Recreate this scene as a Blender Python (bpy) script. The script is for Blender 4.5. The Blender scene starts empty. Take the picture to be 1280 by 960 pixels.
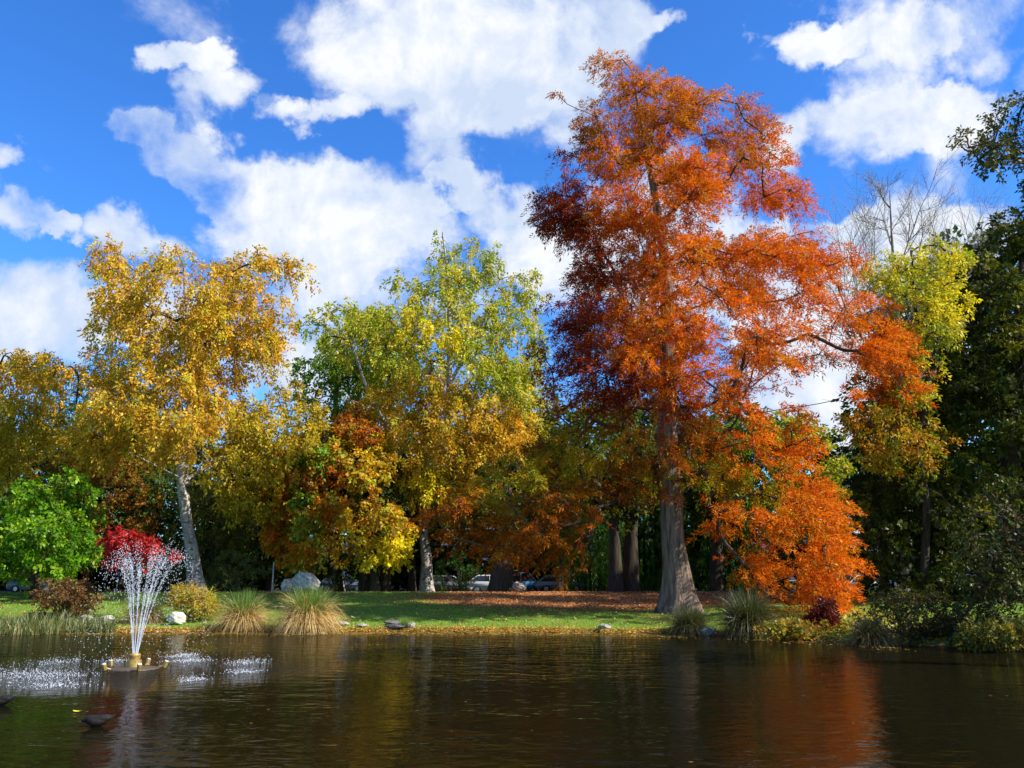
import bpy, bmesh, math
import numpy as np
from mathutils import Vector
R = math.radians
sc = bpy.context.scene
COL = sc.collection

# ------------------------------------------------------------------ camera
F = 1065.0; PITCH = R(13.0); EYE = 2.2
cam = bpy.data.cameras.new("camera"); camo = bpy.data.objects.new("camera", cam); COL.objects.link(camo)
cam.sensor_width = 36; cam.lens = 36 * F / 1280; cam.clip_start = 0.1; cam.clip_end = 12000
camo.location = (0, 0, EYE); camo.rotation_euler = (R(90) + PITCH, 0, 0)
sc.camera = camo
sc.view_settings.view_transform = 'Standard'; sc.view_settings.look = 'None'
sc.view_settings.exposure = 0.90; sc.view_settings.gamma = 1.0
sc.cycles.max_bounces = 6; sc.cycles.diffuse_bounces = 3; sc.cycles.glossy_bounces = 3
sc.cycles.transmission_bounces = 4; sc.cycles.transparent_max_bounces = 6

def ray(px, py):
    x = (px - 640) / F; u = (480 - py) / F
    return np.array([x, math.cos(PITCH) - u * math.sin(PITCH), math.sin(PITCH) + u * math.cos(PITCH)])
def at(px, py, Y):
    d = ray(px, py); return np.array([0, 0, EYE]) + d * (Y / d[1])

# ------------------------------------------------------------------ sun and sky
SUN_AZ = math.atan2(0.945, -0.33); SUN_EL = R(40)
sd = Vector((math.sin(SUN_AZ) * math.cos(SUN_EL), math.cos(SUN_AZ) * math.cos(SUN_EL), math.sin(SUN_EL)))
sun = bpy.data.lights.new("sun", 'SUN'); sun.energy = 5.0; sun.angle = R(0.5); sun.color = (1.0, 0.93, 0.82)
suno = bpy.data.objects.new("sun", sun); COL.objects.link(suno); suno.location = (30, -20, 60)
suno.rotation_euler = sd.to_track_quat('Z', 'Y').to_euler()

class NT:
    """small helper to write node trees"""
    def __init__(s, tree): s.t = tree; s.n = tree.nodes; s.l = tree.links
    def new(s, typ, ins=None, **kw):
        n = s.n.new(typ)
        for k, v in kw.items(): setattr(n, k, v)
        for k, v in (ins or {}).items(): s.set(n.inputs[k], v)
        return n
    def set(s, sock, v):
        if hasattr(v, 'is_output') or isinstance(v, bpy.types.NodeSocket): s.l.new(v, sock)
        else: sock.default_value = v
    def math(s, op, a, b=0.0, c=0.0, clamp=False):
        n = s.n.new('ShaderNodeMath'); n.operation = op; n.use_clamp = clamp
        s.set(n.inputs[0], a); s.set(n.inputs[1], b); s.set(n.inputs[2], c); return n.outputs[0]
    def vmath(s, op, a, b=None, out=0):
        n = s.n.new('ShaderNodeVectorMath'); n.operation = op; s.set(n.inputs[0], a)
        if b is not None: s.set(n.inputs[1], b)
        return n.outputs[out]
    def mix(s, f, a, b, blend='MIX'):
        n = s.n.new('ShaderNodeMix'); n.data_type = 'RGBA'; n.blend_type = blend
        s.set(n.inputs[0], f); s.set(n.inputs[6], a); s.set(n.inputs[7], b); return n.outputs[2]
    def ramp(s, f, stops):
        n = s.n.new('ShaderNodeValToRGB'); s.set(n.inputs[0], f); e = n.color_ramp.elements
        while len(e) < len(stops): e.new(0.5)
        for i, (p, c) in enumerate(stops): e[i].position = p; e[i].color = (*c, 1) if len(c) == 3 else c
        return n.outputs[0]
    def smooth(s, v, a, b, lo=0.0, hi=1.0):
        n = s.new('ShaderNodeMapRange', interpolation_type='SMOOTHSTEP')
        s.set(n.inputs[0], v); n.inputs[1].default_value = a; n.inputs[2].default_value = b
        n.inputs[3].default_value = lo; n.inputs[4].default_value = hi; return n.outputs[0]
    def noise(s, vec, scale, detail=4, rough=0.5, out=0, dist=0.0):
        n = s.new('ShaderNodeTexNoise'); s.set(n.inputs['Vector'], vec); n.inputs['Scale'].default_value = scale
        n.inputs['Detail'].default_value = detail; n.inputs['Roughness'].default_value = rough
        n.inputs['Distortion'].default_value = dist; return n.outputs[out]

world = bpy.data.worlds.new("World"); sc.world = world; world.use_nodes = True
w = NT(world.node_tree); w.n.clear()
tc = w.new('ShaderNodeTexCoord').outputs['Generated']
dirv = w.vmath('NORMALIZE', tc)
sky = w.new('ShaderNodeTexSky', sky_type='NISHITA', sun_disc=False, sun_elevation=SUN_EL, sun_rotation=SUN_AZ,
            altitude=400.0, air_density=1.0, dust_density=0.4, ozone_density=2.5)
skyc = w.new('ShaderNodeHueSaturation', {'Saturation': 1.24, 'Value': 1.0, 'Hue': 0.507, 'Color': sky.outputs[0]}).outputs[0]
skyc = w.mix(1.0, skyc, (0.62, 1.0, 1.30, 1), 'MULTIPLY')
# warped direction gives the clouds their torn edges
sep = w.new('ShaderNodeSeparateXYZ'); w.set(sep.inputs[0], dirv)
elev = w.math('MAXIMUM', sep.outputs[2], 0.05)
proj = w.vmath('DIVIDE', dirv, w.new('ShaderNodeCombineXYZ', {'X': elev, 'Y': elev, 'Z': 1.0}).outputs[0])
warp = w.vmath('SUBTRACT', w.noise(dirv, 5.5, 9, 0.6, out=1), (0.5, 0.5, 0.5))
sc_w = w.n.new('ShaderNodeVectorMath'); sc_w.operation = 'SCALE'; w.l.new(warp, sc_w.inputs[0]); sc_w.inputs['Scale'].default_value = 0.12
dw = w.vmath('ADD', dirv, sc_w.outputs[0])
warp2 = w.vmath('SUBTRACT', w.noise(dirv, 17.0, 6, 0.6, out=1), (0.5, 0.5, 0.5))
dw = w.vmath('ADD', dw, w.vmath('MULTIPLY', warp2, (0.06, 0.06, 0.06)))
BL = [(470,50,100,70),(560,50,140,90),(650,30,140,70),(715,60,80,60),(600,125,72,40),(760,15,70,35),(545,185,42,40),
 (565,235,45,22),(640,270,62,30),(670,315,50,26),(725,130,50,60),(385,140,55,18),(150,150,50,38),(205,175,75,42),(270,215,85,48),
 (350,228,90,52),(430,255,105,55),(485,290,75,45),(275,112,55,30),(380,310,120,42),(300,285,75,26),(440,360,120,60),
 (160,295,65,26),(215,62,80,18),(20,198,50,20),(85,222,50,13),(15,280,55,24),(70,298,45,12),(20,390,100,45),(95,415,80,35),
 (0,440,120,50),(200,400,90,50),(1100,25,160,38),(1210,25,100,46),(1000,45,75,26),(1125,100,58,42),(1075,165,75,42),(1150,150,75,38),
 (1200,122,55,24),(985,195,30,45),(1050,290,75,28),(1130,295,85,42),(1215,300,75,45),(1020,380,110,90),(1000,480,110,80),
 (960,330,60,60),(850,15,40,18),(865,62,38,10),(710,330,50,40),(820,330,120,120),(1120,440,200,110),(350,470,120,50),
 (-120,240,110,60),(-200,420,160,80),(1400,120,140,60),(1450,320,180,70),(600,-80,200,60),(1050,-90,220,60),(150,-120,120,45)]
acc = None
for (bx, by, rx, ry) in BL:
    d = ray(bx, by); L = np.linalg.norm(d); c = d / L
    v = w.vmath('SUBTRACT', dw, tuple(c))
    v = w.vmath('MULTIPLY', v, (F * L / rx * .95, F * L / ry * .95, F * L / ry * .95))
    q = w.vmath('DOT_PRODUCT', v, v, out=1)
    e = w.math('MULTIPLY_ADD', q, -0.62, 1.25 if ry < 28 else 1.0)
    e = w.math('MAXIMUM', e, 0.0)
    acc = e if acc is None else w.math('ADD', acc, e)
fine = w.noise(dirv, 8.0, 12, 0.6, dist=0.25)
fine2 = w.noise(w.vmath('ADD', dirv, tuple(np.array(sd) * 0.022)), 8.0, 12, 0.6, dist=0.25)
puff = w.noise(dirv, 3.6, 8, 0.55)
broad = w.noise(proj, 0.9, 7, 0.6)
# away from the view the broken cloud simply carries on
back = w.smooth(sep.outputs[1], 0.55, 0.25)
gen = w.math('MULTIPLY', w.smooth(broad, 0.46, 0.62, 0.0, 1.0), back)
dens = w.math('ADD', w.math('MINIMUM', acc, 1.05), gen)
dens = w.math('ADD', dens, w.math('MULTIPLY', w.math('SUBTRACT', fine, 0.53), 2.9))
dens = w.math('ADD', dens, w.math('MULTIPLY', w.math('SUBTRACT', puff, 0.52), 1.5))
alpha = w.smooth(dens, 0.10, 0.98)
relief = w.math('MULTIPLY', w.math('SUBTRACT', fine, fine2), 4.5)
shade = w.math('ADD', w.smooth(w.noise(dirv, 4.2, 9, 0.6), 0.36, 0.66), relief)
shade = w.math('MULTIPLY', shade, w.smooth(dens, 0.5, 1.5, 0.45, 1.0), clamp=True)
ccol = w.mix(shade, (0.35, 0.41, 0.515, 1), (0.54, 0.55, 0.57, 1))
skyem = w.new('ShaderNodeVectorMath', operation='SCALE'); w.l.new(skyc, skyem.inputs[0]); skyem.inputs['Scale'].default_value = 0.113
allc = w.mix(w.math('MULTIPLY', alpha, 0.97), skyem.outputs[0], ccol)
bg = w.new('ShaderNodeBackground', {'Color': allc, 'Strength': 1.0})
wo = w.new('ShaderNodeOutputWorld'); w.l.new(bg.outputs[0], wo.inputs[0])

# ------------------------------------------------------------------ helpers
def rngf(seed): return np.random.default_rng(seed)
def tag(o, label=None, cat=None, group=None, kind=None):
    if label: o['label'] = label
    if cat: o['category'] = cat
    if group: o['group'] = group
    if kind: o['kind'] = kind
    return o
def empty(name, loc, label, cat, group=None):
    o = bpy.data.objects.new(name, None); COL.objects.link(o); o.location = tuple(loc); o.empty_display_size = 0.5
    return tag(o, label, cat, group)
def mesh_np(name, V, Q, mat, parent=None, col=None, k=4, smooth=False):
    """V (n,3); Q (m,k) faces; col (m,3) face colours"""
    V = np.asarray(V, dtype=np.float32); Q = np.asarray(Q, dtype=np.int32)
    me = bpy.data.meshes.new(name)
    me.vertices.add(len(V)); me.vertices.foreach_set('co', V.ravel())
    me.loops.add(Q.size); me.loops.foreach_set('vertex_index', Q.ravel())
    me.polygons.add(len(Q)); me.polygons.foreach_set('loop_start', np.arange(0, Q.size, k, dtype=np.int32))
    if smooth: me.polygons.foreach_set('use_smooth', np.ones(len(Q), dtype=bool))
    if col is not None:
        a = me.attributes.new('Col', 'FLOAT_COLOR', 'FACE')
        c = np.ones((len(Q), 4), dtype=np.float32); c[:, :3] = col; a.data.foreach_set('color', c.ravel())
    me.update(calc_edges=True)
    me.materials.append(mat)
    o = bpy.data.objects.new(name, me); COL.objects.link(o)
    if parent is not None: o.parent = parent
    return o
def bm_obj(name, bm, mat, parent=None, smooth=False, loc=None):
    me = bpy.data.meshes.new(name); bm.to_mesh(me); bm.free()
    if smooth: me.polygons.foreach_set('use_smooth', np.ones(len(me.polygons), dtype=bool))
    me.materials.append(mat)
    o = bpy.data.objects.new(name, me); COL.objects.link(o)
    if parent is not None: o.parent = parent
    if loc is not None: o.location = tuple(loc)
    return o
def unit(a): return a / np.maximum(np.linalg.norm(a, axis=-1, keepdims=True), 1e-9)

# ------------------------------------------------------------------ materials
def mat_new(name):
    m = bpy.data.materials.new(name); m.use_nodes = True; t = NT(m.node_tree); t.n.clear()
    out = t.new('ShaderNodeOutputMaterial'); return m, t, out
def leaf_mat(name, trans=0.38, gloss=0.06):
    m, t, out = mat_new(name)
    c = t.new('ShaderNodeAttribute', attribute_name='Col').outputs['Color']
    d = t.new('ShaderNodeBsdfDiffuse', {'Color': c})
    tr = t.new('ShaderNodeBsdfTranslucent', {'Color': t.mix(1.0, c, (1.15, 1.05, 0.7, 1), 'MULTIPLY')})
    g = t.new('ShaderNodeBsdfGlossy', {'Color': (1, 1, 1, 1), 'Roughness': 0.45})
    a = t.new('ShaderNodeMixShader', {0: trans, 1: d.outputs[0], 2: tr.outputs[0]})
    b = t.new('ShaderNodeMixShader', {0: gloss, 1: a.outputs[0], 2: g.outputs[0]})
    t.l.new(b.outputs[0], out.inputs[0]); return m
def bark_mat(name, c1, c2, scale=(9, 9, 1.2), bump=0.6, spec=0.1, marks=None):
    m, t, out = mat_new(name)
    p = t.new('ShaderNodeTexCoord').outputs['Object']
    v = t.vmath('MULTIPLY', p, scale)
    n = t.noise(v, 1.0, 8, 0.65)
    c = t.ramp(n, [(0.35, c1), (0.65, c2)])
    if marks:
        n2 = t.noise(t.vmath('MULTIPLY', p, (3.0, 3.0, 9.0)), 1.0, 4, 0.6)
        c = t.mix(t.smooth(n2, 0.56, 0.62), c, (*marks, 1))
    h = n
    b = t.new('ShaderNodeBump', {'Strength': bump, 'Distance': 0.06, 'Height': h})
    s = t.new('ShaderNodeBsdfPrincipled', {'Base Color': c, 'Roughness': 0.9, 'Specular IOR Level': spec, 'Normal': b.outputs[0]})
    t.l.new(s.outputs[0], out.inputs[0]); return m
def plain(name, c, rough=0.6, metal=0.0, spec=0.5, noise=0.0, nscale=8.0, bump=0.0, trans=0.0):
    m, t, out = mat_new(name)
    col = (*c, 1); ins = {'Roughness': rough, 'Metallic': metal, 'Specular IOR Level': spec, 'Transmission Weight': trans}
    if noise or bump:
        p = t.new('ShaderNodeTexCoord').outputs['Object']; n = t.noise(p, nscale, 7, 0.6)
        lo = tuple(x * (1 - noise) for x in c); hi = tuple(min(1, x * (1 + noise)) for x in c)
        col = t.ramp(n, [(0.3, lo), (0.7, hi)])
        if bump: ins['Normal'] = t.new('ShaderNodeBump', {'Strength': bump, 'Distance': 0.05, 'Height': n}).outputs[0]
    ins['Base Color'] = col
    s = t.new('ShaderNodeBsdfPrincipled', ins); t.l.new(s.outputs[0], out.inputs[0]); return m
M_LEAF = leaf_mat('leaves', 0.42, 0.012); M_NEEDLE = leaf_mat('needles', 0.42, 0.004); M_GLOSSLEAF = leaf_mat('glossy_leaves', 0.25, 0.015)
M_BLADE = leaf_mat('blades', 0.35, 0.04)
M_REDBARK = bark_mat('redwood_bark', (0.06, 0.042, 0.032), (0.27, 0.205, 0.155), (6, 6, 0.8), 1.0)
M_BIRCH = bark_mat('birch_bark', (0.17, 0.145, 0.12), (0.50, 0.46, 0.40), (5, 5, 2), 0.5, marks=(0.07, 0.055, 0.04))
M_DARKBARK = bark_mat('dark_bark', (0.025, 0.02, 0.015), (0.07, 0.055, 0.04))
M_TWIG = bark_mat('twig_bark', (0.045, 0.03, 0.022), (0.11, 0.08, 0.055), (14, 14, 14), 0.2)
M_GREYBARK = bark_mat('grey_bark', (0.13, 0.11, 0.09), (0.3, 0.26, 0.22))

# ------------------------------------------------------------------ terrain
SX = np.array([-400, -60, -23, 0, 7.0, 9.5, 12.5, 17.8, 19.2, 26, 60, 400.]); SY = np.array([41, 40, 38.4, 38.4, 37.2, 34.5, 31.5, 29.4, 20, 12, 6, 4.])
def shore(x):
    x = np.asarray(x, float)
    return np.interp(x, SX, SY) + 0.25 * np.sin(x * 0.9) + 0.16 * np.sin(x * 2.3 + 1) + 0.07 * np.sin(x * 6.1)
CREST = 58.0
def ground_z(x, y):
    x = np.asarray(x, float); y = np.asarray(y, float)
    s = y - shore(x); t = np.clip(s / (CREST - shore(x)), 0, 1)
    up = 0.13 * np.clip(s / 0.35, 0, 1) + 1.32 * t ** 0.92
    up = up + 0.025 * np.sin(x * .7 + y * .4) * np.clip(s, 0, 1) * np.clip(CREST - y, 0, 1)
    down = np.clip((y - CREST) / 9.0, 0, 1); up = up - 0.26 * down * down * (3 - 2 * down)
    under = np.maximum(-1.3, s * 0.3)
    near = np.clip((6.5 - y) * 0.35, -1.3, 0.6)
    return np.where(s > 0, up, np.maximum(under, near))
def gz(x, y): return float(ground_z(x, y))
def ghit(px, py, y0=25.0, y1=70.0):
    """point of the ground seen at a picture position"""
    prev = None
    for Y in np.arange(y0, y1, 0.1):
        p = at(px, py, Y)
        if p[2] <= gz(p[0], p[1]): return np.array([p[0], p[1], gz(p[0], p[1])])
    p = at(px, py, CREST); return np.array([p[0], p[1], gz(p[0], p[1])])
def on_ground(px, Y):
    p = at(px, 740, Y); return np.array([p[0], Y, gz(p[0], Y)])

def grid_obj(name, xs, ys, mat, zf):
    X, Y = np.meshgrid(xs, ys); Z = zf(X, Y); V = np.stack([X, Y, Z], -1).reshape(-1, 3)
    nx, ny = len(xs), len(ys); i = np.arange(nx - 1)[None, :] + nx * np.arange(ny - 1)[:, None]; i = i.ravel()
    return mesh_np(name, V, np.stack([i, i + 1, i + 1 + nx, i + nx], -1), mat, smooth=True)
def ground_material():
    m, t, out = mat_new('lawn')
    p = t.new('ShaderNodeTexCoord').outputs['Object']
    n1 = t.noise(p, 0.35, 5, 0.6); n2 = t.noise(p, 9.0, 6, 0.7); n3 = t.noise(p, 38.0, 4, 0.7)
    g = t.mix(n2, (0.07, 0.15, 0.014, 1), (0.19, 0.31, 0.03, 1))
    g = t.mix(t.smooth(n1, 0.45, 0.7), g, (0.17, 0.20, 0.03, 1))
    # leaf litter under the big conifer and along the water's edge, damp soil at the rim
    s = t.new('ShaderNodeSeparateXYZ'); t.set(s.inputs[0], p)
    dx = t.math('MULTIPLY', t.math('SUBTRACT', s.outputs[0], 5.5), 1 / 11.5); dy = t.math('MULTIPLY', t.math('SUBTRACT', s.outputs[1], 54.5), 1 / 9.0)
    q = t.math('ADD', t.math('MULTIPLY', dx, dx), t.math('MULTIPLY', dy, dy))
    q = t.math('ADD', q, t.math('MULTIPLY', t.math('SUBTRACT', t.noise(p, 0.6, 6, 0.7), 0.5), 1.3))
    lit = t.smooth(q, 1.05, 0.75)
    lc = t.mix(n3, (0.18, 0.055, 0.02, 1), (0.42, 0.20, 0.07, 1)); lc = t.mix(t.smooth(n2, 0.5, 0.6), lc, (0.27, 0.09, 0.03, 1))
    c = t.mix(t.math('MULTIPLY', lit, t.smooth(n3, 0.3, 0.45, 0.6, 1.0)), g, lc)
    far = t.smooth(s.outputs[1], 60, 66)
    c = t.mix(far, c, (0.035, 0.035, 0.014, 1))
    rim = t.smooth(t.math('ADD', s.outputs[2], t.math('MULTIPLY', n2, 0.12)), 0.24, 0.10)
    c = t.mix(rim, c, (0.16, 0.10, 0.035, 1))
    b = t.new('ShaderNodeBump', {'Strength': 0.7, 'Distance': 0.05, 'Height': n3})
    sh = t.new('ShaderNodeBsdfPrincipled', {'Base Color': c, 'Roughness': 0.95, 'Specular IOR Level': 0.1, 'Normal': b.outputs[0]})
    t.l.new(sh.outputs[0], out.inputs[0]); return m
xs = np.concatenate([[-3000, -1500, -700, -300, -150, -90, -70], np.arange(-60, 60.01, 0.5), [70, 90, 150, 300, 700, 1500, 3000]])
ys = np.concatenate([[-300, -100, -30, -5, 2, 5], np.arange(8, 28, 1.0), np.arange(28, 42, 0.2), np.arange(42, 70, 0.6), [75, 90, 120, 200, 400, 900, 2000, 5000]])
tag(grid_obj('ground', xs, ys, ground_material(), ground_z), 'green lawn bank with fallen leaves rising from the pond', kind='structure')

def water_material():
    m, t, out = mat_new('pond_water')
    p = t.new('ShaderNodeTexCoord').outputs['Object']
    v1 = t.vmath('MULTIPLY', p, (1.5, 2.3, 1)); v2 = t.vmath('MULTIPLY', p, (4.2, 6.0, 1))
    rot = t.new('ShaderNodeVectorRotate', rotation_type='Z_AXIS'); t.set(rot.inputs['Vector'], p); rot.inputs['Angle'].default_value = 0.35
    v3 = t.vmath('MULTIPLY', rot.outputs[0], (0.8, 1.25, 1))
    h = t.math('ADD', t.math('MULTIPLY', t.noise(v1, 1.0, 3, 0.5), 0.55), t.math('MULTIPLY', t.noise(v2, 1.0, 3, 0.5), 0.20))
    h = t.math('ADD', h, t.math('MULTIPLY', t.noise(v3, 1.0, 2, 0.5), 0.50))
    # the fountain's falling drops roughen the water round it
    fp = WFOUNT
    dvec = t.vmath('SUBTRACT', p, (fp[0], fp[1], 0)); dist = t.vmath('LENGTH', dvec, out=1)
    near = t.smooth(dist, 6.5, 1.5)
    ringn = t.math('MULTIPLY', t.math('SINE', t.math('MULTIPLY_ADD', dist, 14.0, t.math('MULTIPLY', t.noise(p, 1.2, 3), 9.0))), 0.16)
    chop = t.math('MULTIPLY', t.noise(t.vmath('MULTIPLY', p, (7, 10, 1)), 1.0, 4, 0.6), 1.3)
    h = t.math('ADD', h, t.math('MULTIPLY', t.math('ADD', ringn, chop), near))
    calm = t.smooth(t.noise(t.vmath('MULTIPLY', p, (0.12, 0.3, 1)), 1.0, 3, 0.5), 0.35, 0.65, 0.55, 1.0)
    b = t.new('ShaderNodeBump', {'Distance': 0.048, 'Height': h}); t.set(b.inputs['Strength'], calm)
    body = t.new('ShaderNodeBsdfDiffuse', {'Color': (0.006, 0.005, 0.002, 1)})
    gl = t.new('ShaderNodeBsdfGlossy', {'Color': (1, 1, 1, 1), 'Roughness': 0.012, 'Normal': b.outputs[0]})
    fr = t.new('ShaderNodeFresnel', {'IOR': 1.33, 'Normal': b.outputs[0]})
    s = t.new('ShaderNodeMixShader', {0: t.math('MULTIPLY', fr.outputs[0], 0.56), 1: body.outputs[0], 2: gl.outputs[0]})
    t.l.new(s.outputs[0], out.inputs[0]); return m
_d = ray(167, 836); WFOUNT = np.array([0, 0, EYE]) + _d * (-EYE / _d[2])
def wpt(px, py):
    d = ray(px, py); return np.array([0, 0, EYE]) + d * (-EYE / d[2])
tag(grid_obj('water', np.array([-400., -100, 0, 100, 400]), np.array([-20., 10, 30, 46]), water_material(), lambda X, Y: X * 0),
    'dark rippled pond water', kind='structure')

# ------------------------------------------------------------------ foliage machinery
def inpoly(x, y, P):
    c = False; n = len(P); j = n - 1
    for i in range(n):
        xi, yi = P[i]; xj, yj = P[j]
        if (yi > y) != (yj > y) and x < (xj - xi) * (y - yi) / (yj - yi + 1e-9) + xi: c = not c
        j = i
    return c
def edge_dist(x, y, P):
    P = np.array(P, float); A = P; B = np.roll(P, -1, 0); d = B - A; q = np.array([x, y]) - A
    t = np.clip((q * d).sum(1) / ((d * d).sum(1) + 1e-9), 0, 1); return np.min(np.linalg.norm(q - d * t[:, None], axis=1))
def clumps_from(P, D, n, r, depth=0.8, off=0.0, holes=(), seed=0, space=0.8, lean=0.0):
    """fill the volume behind an outline with foliage clumps; returns rows (x,y,z,R,px,py)"""
    g = rngf(seed); P = [tuple(p) for p in P]; a = np.array(P); x0, y0 = a.min(0); x1, y1 = a.max(0); out = []
    k = D / F
    for _ in range(n * 60):
        if len(out) >= n: break
        x = g.uniform(x0, x1); y = g.uniform(y0, y1)
        if not inpoly(x, y, P): continue
        if any(((x - h[0]) / (h[2] + 6)) ** 2 + ((y - h[1]) / (h[3] + 6)) ** 2 < 1 for h in holes): continue
        e = edge_dist(x, y, P); rr = g.uniform(*r); rr = min(rr, e * 0.9 + r[0] * 0.35)
        if rr < r[0] * 0.4: continue
        xx = np.linspace(x0, x1, 40); row = [q for q in xx if inpoly(q, y, P)]
        hw = max((max(row) - min(row)) / 2, rr) if row else rr; xc = (max(row) + min(row)) / 2 if row else x
        u = np.clip((x - xc) / hw, -1, 1); dm = hw * k * math.sqrt(max(0.05, 1 - u * u)) * depth
        vy = min(1.0, (y - y0 + 15) / (0.3 * (y1 - y0))); dm *= 0.35 + 0.65 * vy
        s = g.uniform(-1, 1); s = math.copysign(abs(s) ** 0.6, s)
        Y = D + off + s * dm * 1.0 + lean * (y - y0)
        p = at(x, y, Y); Rm = rr * Y / F
        if any((p[0] - o[0]) ** 2 + (p[1] - o[1]) ** 2 + (p[2] - o[2]) ** 2 < ((Rm + o[3]) * 0.5 * space) ** 2 for o in out): continue
        out.append((p[0], p[1], p[2], Rm, x, y))
    return np.array(out)

def leaves_mesh(name, C, Pal, pidx, base, st, mat, parent, seed):
    """C rows (x,y,z,R); Pal list of palettes (list of colours); pidx palette per clump"""
    g = rngf(seed); N = len(C); R0 = C[:, 3]
    T = np.maximum(3, (st['tufts'] * (R0 / R0.mean()) ** 2).astype(int))
    ci = np.repeat(np.arange(N), T); nt = len(ci)
    o = unit(g.normal(size=(nt, 3))) * (g.random((nt, 1)) ** (1 / 2.4)); o *= R0[ci][:, None]; o[:, 2] *= st.get('flat', 0.75)
    tp = C[ci, :3] + o
    axis = C[ci, :3] - np.array(base); axis[:, 2] = 0
    out = unit(unit(o) * 1.0 + unit(axis) * st.get('outw', 0.6)); out[:, 2] += st.get('up', 0.0); out = unit(out + g.normal(size=out.shape) * 0.25)
    # colours per tuft
    tc_ = np.zeros((nt, 3))
    pi = np.asarray(pidx)[ci]
    for k, pal in enumerate(Pal):
        mk = pi == k; n_ = mk.sum()
        if n_:
            pal = np.array(pal); a = pal[g.integers(0, len(pal), n_)]; b = pal[g.integers(0, len(pal), n_)]; f = g.random((n_, 1)); tc_[mk] = a * f + b * (1 - f)
    tc_ *= g.uniform(0.82, 1.18, (nt, 1))
    K = st['K']; L = st['L'] * g.uniform(0.6, 1.3, nt)
    ti = np.repeat(np.arange(nt), K); n = len(ti)
    t = g.random(n); s = t * L[ti]
    side = unit(np.cross(out[ti], unit(g.normal(size=(n, 3)) * st.get('sideiso', 1.0) + np.array([0, 0, 1.5]) * (1 - st.get('sideiso', 1.0)))))
    pos = tp[ti] + out[ti] * s[:, None] + side * (g.random(n) * st['spread'] * (1 - 0.5 * t))[:, None]
    pos[:, 2] -= st.get('droop', 0.2) * s * s / st['L']
    if 'hangs' in st: pos[:, 2] -= g.random(n) ** 2 * st['hangs']
    d = unit(out[ti] * st.get('along', 0.7) + side * 0.8 + g.normal(size=(n, 3)) * 0.45 + np.array([0, 0, -st.get('hang', 0.1)]))
    nr = unit(np.cross(d, g.normal(size=(n, 3)) + np.array([0, 0, 0.001])))
    nr = unit(nr * np.sign((nr * unit(o)[ti]).sum(1, keepdims=True) + 1e-6) + unit(o)[ti] * st.get('outn', 0.7) + np.array([0, 0, st.get('upn', 0.5)])); wv = unit(np.cross(nr, d))
    ln = st['len'] * g.uniform(0.45, 1.6, n)[:, None]; wd = st['wid'] * g.uniform(0.6, 1.3, n)[:, None]
    b0 = pos - np.array(base)
    V = np.stack([b0, b0 + d * ln * 0.45 + wv * wd * .5, b0 + d * ln - np.array([0, 0, 1]) * ln * 0.12, b0 + d * ln * 0.45 - wv * wd * .5], 1).reshape(-1, 3)
    Q = np.arange(n * 4).reshape(n, 4)
    col = tc_[ti] * g.uniform(0.8, 1.2, (n, 1))
    if 'fleck' in st:
        mk = g.random(n) < st['fleck'][0]; col[mk] = np.array(st['fleck'][1]) * g.uniform(.8, 1.1, (mk.sum(), 1))
    ob = mesh_np(name, V, Q, mat, parent, np.clip(col, 0, 0.95))
    return ob, tp, out, ci, L

def segs_mesh(name, A, B, ra, rb, mat, parent, sides=4, smooth=True):
    A = np.asarray(A, float); B = np.asarray(B, float); n = len(A); ra = np.broadcast_to(ra, n); rb = np.broadcast_to(rb, n)
    d = unit(B - A); h = np.where(np.abs(d[:, 2:3]) > 0.9, np.array([[1., 0, 0]]), np.array([[0., 0, 1.]]))
    u = unit(np.cross(d, h)); v = np.cross(d, u); V = []
    for k in range(sides):
        a = 2 * math.pi * k / sides; r_ = u * math.cos(a) + v * math.sin(a)
        V.append(A + r_ * ra[:, None]); V.append(B + r_ * rb[:, None])
    V = np.stack(V, 1).reshape(-1, 3); base = np.arange(n)[:, None] * (2 * sides); Q = []
    for k in range(sides):
        k2 = (k + 1) % sides; Q.append(np.concatenate([base + 2 * k, base + 2 * k2, base + 2 * k2 + 1, base + 2 * k + 1], 1))
    return mesh_np(name, V, np.concatenate(Q), mat, parent, smooth=smooth)

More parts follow.
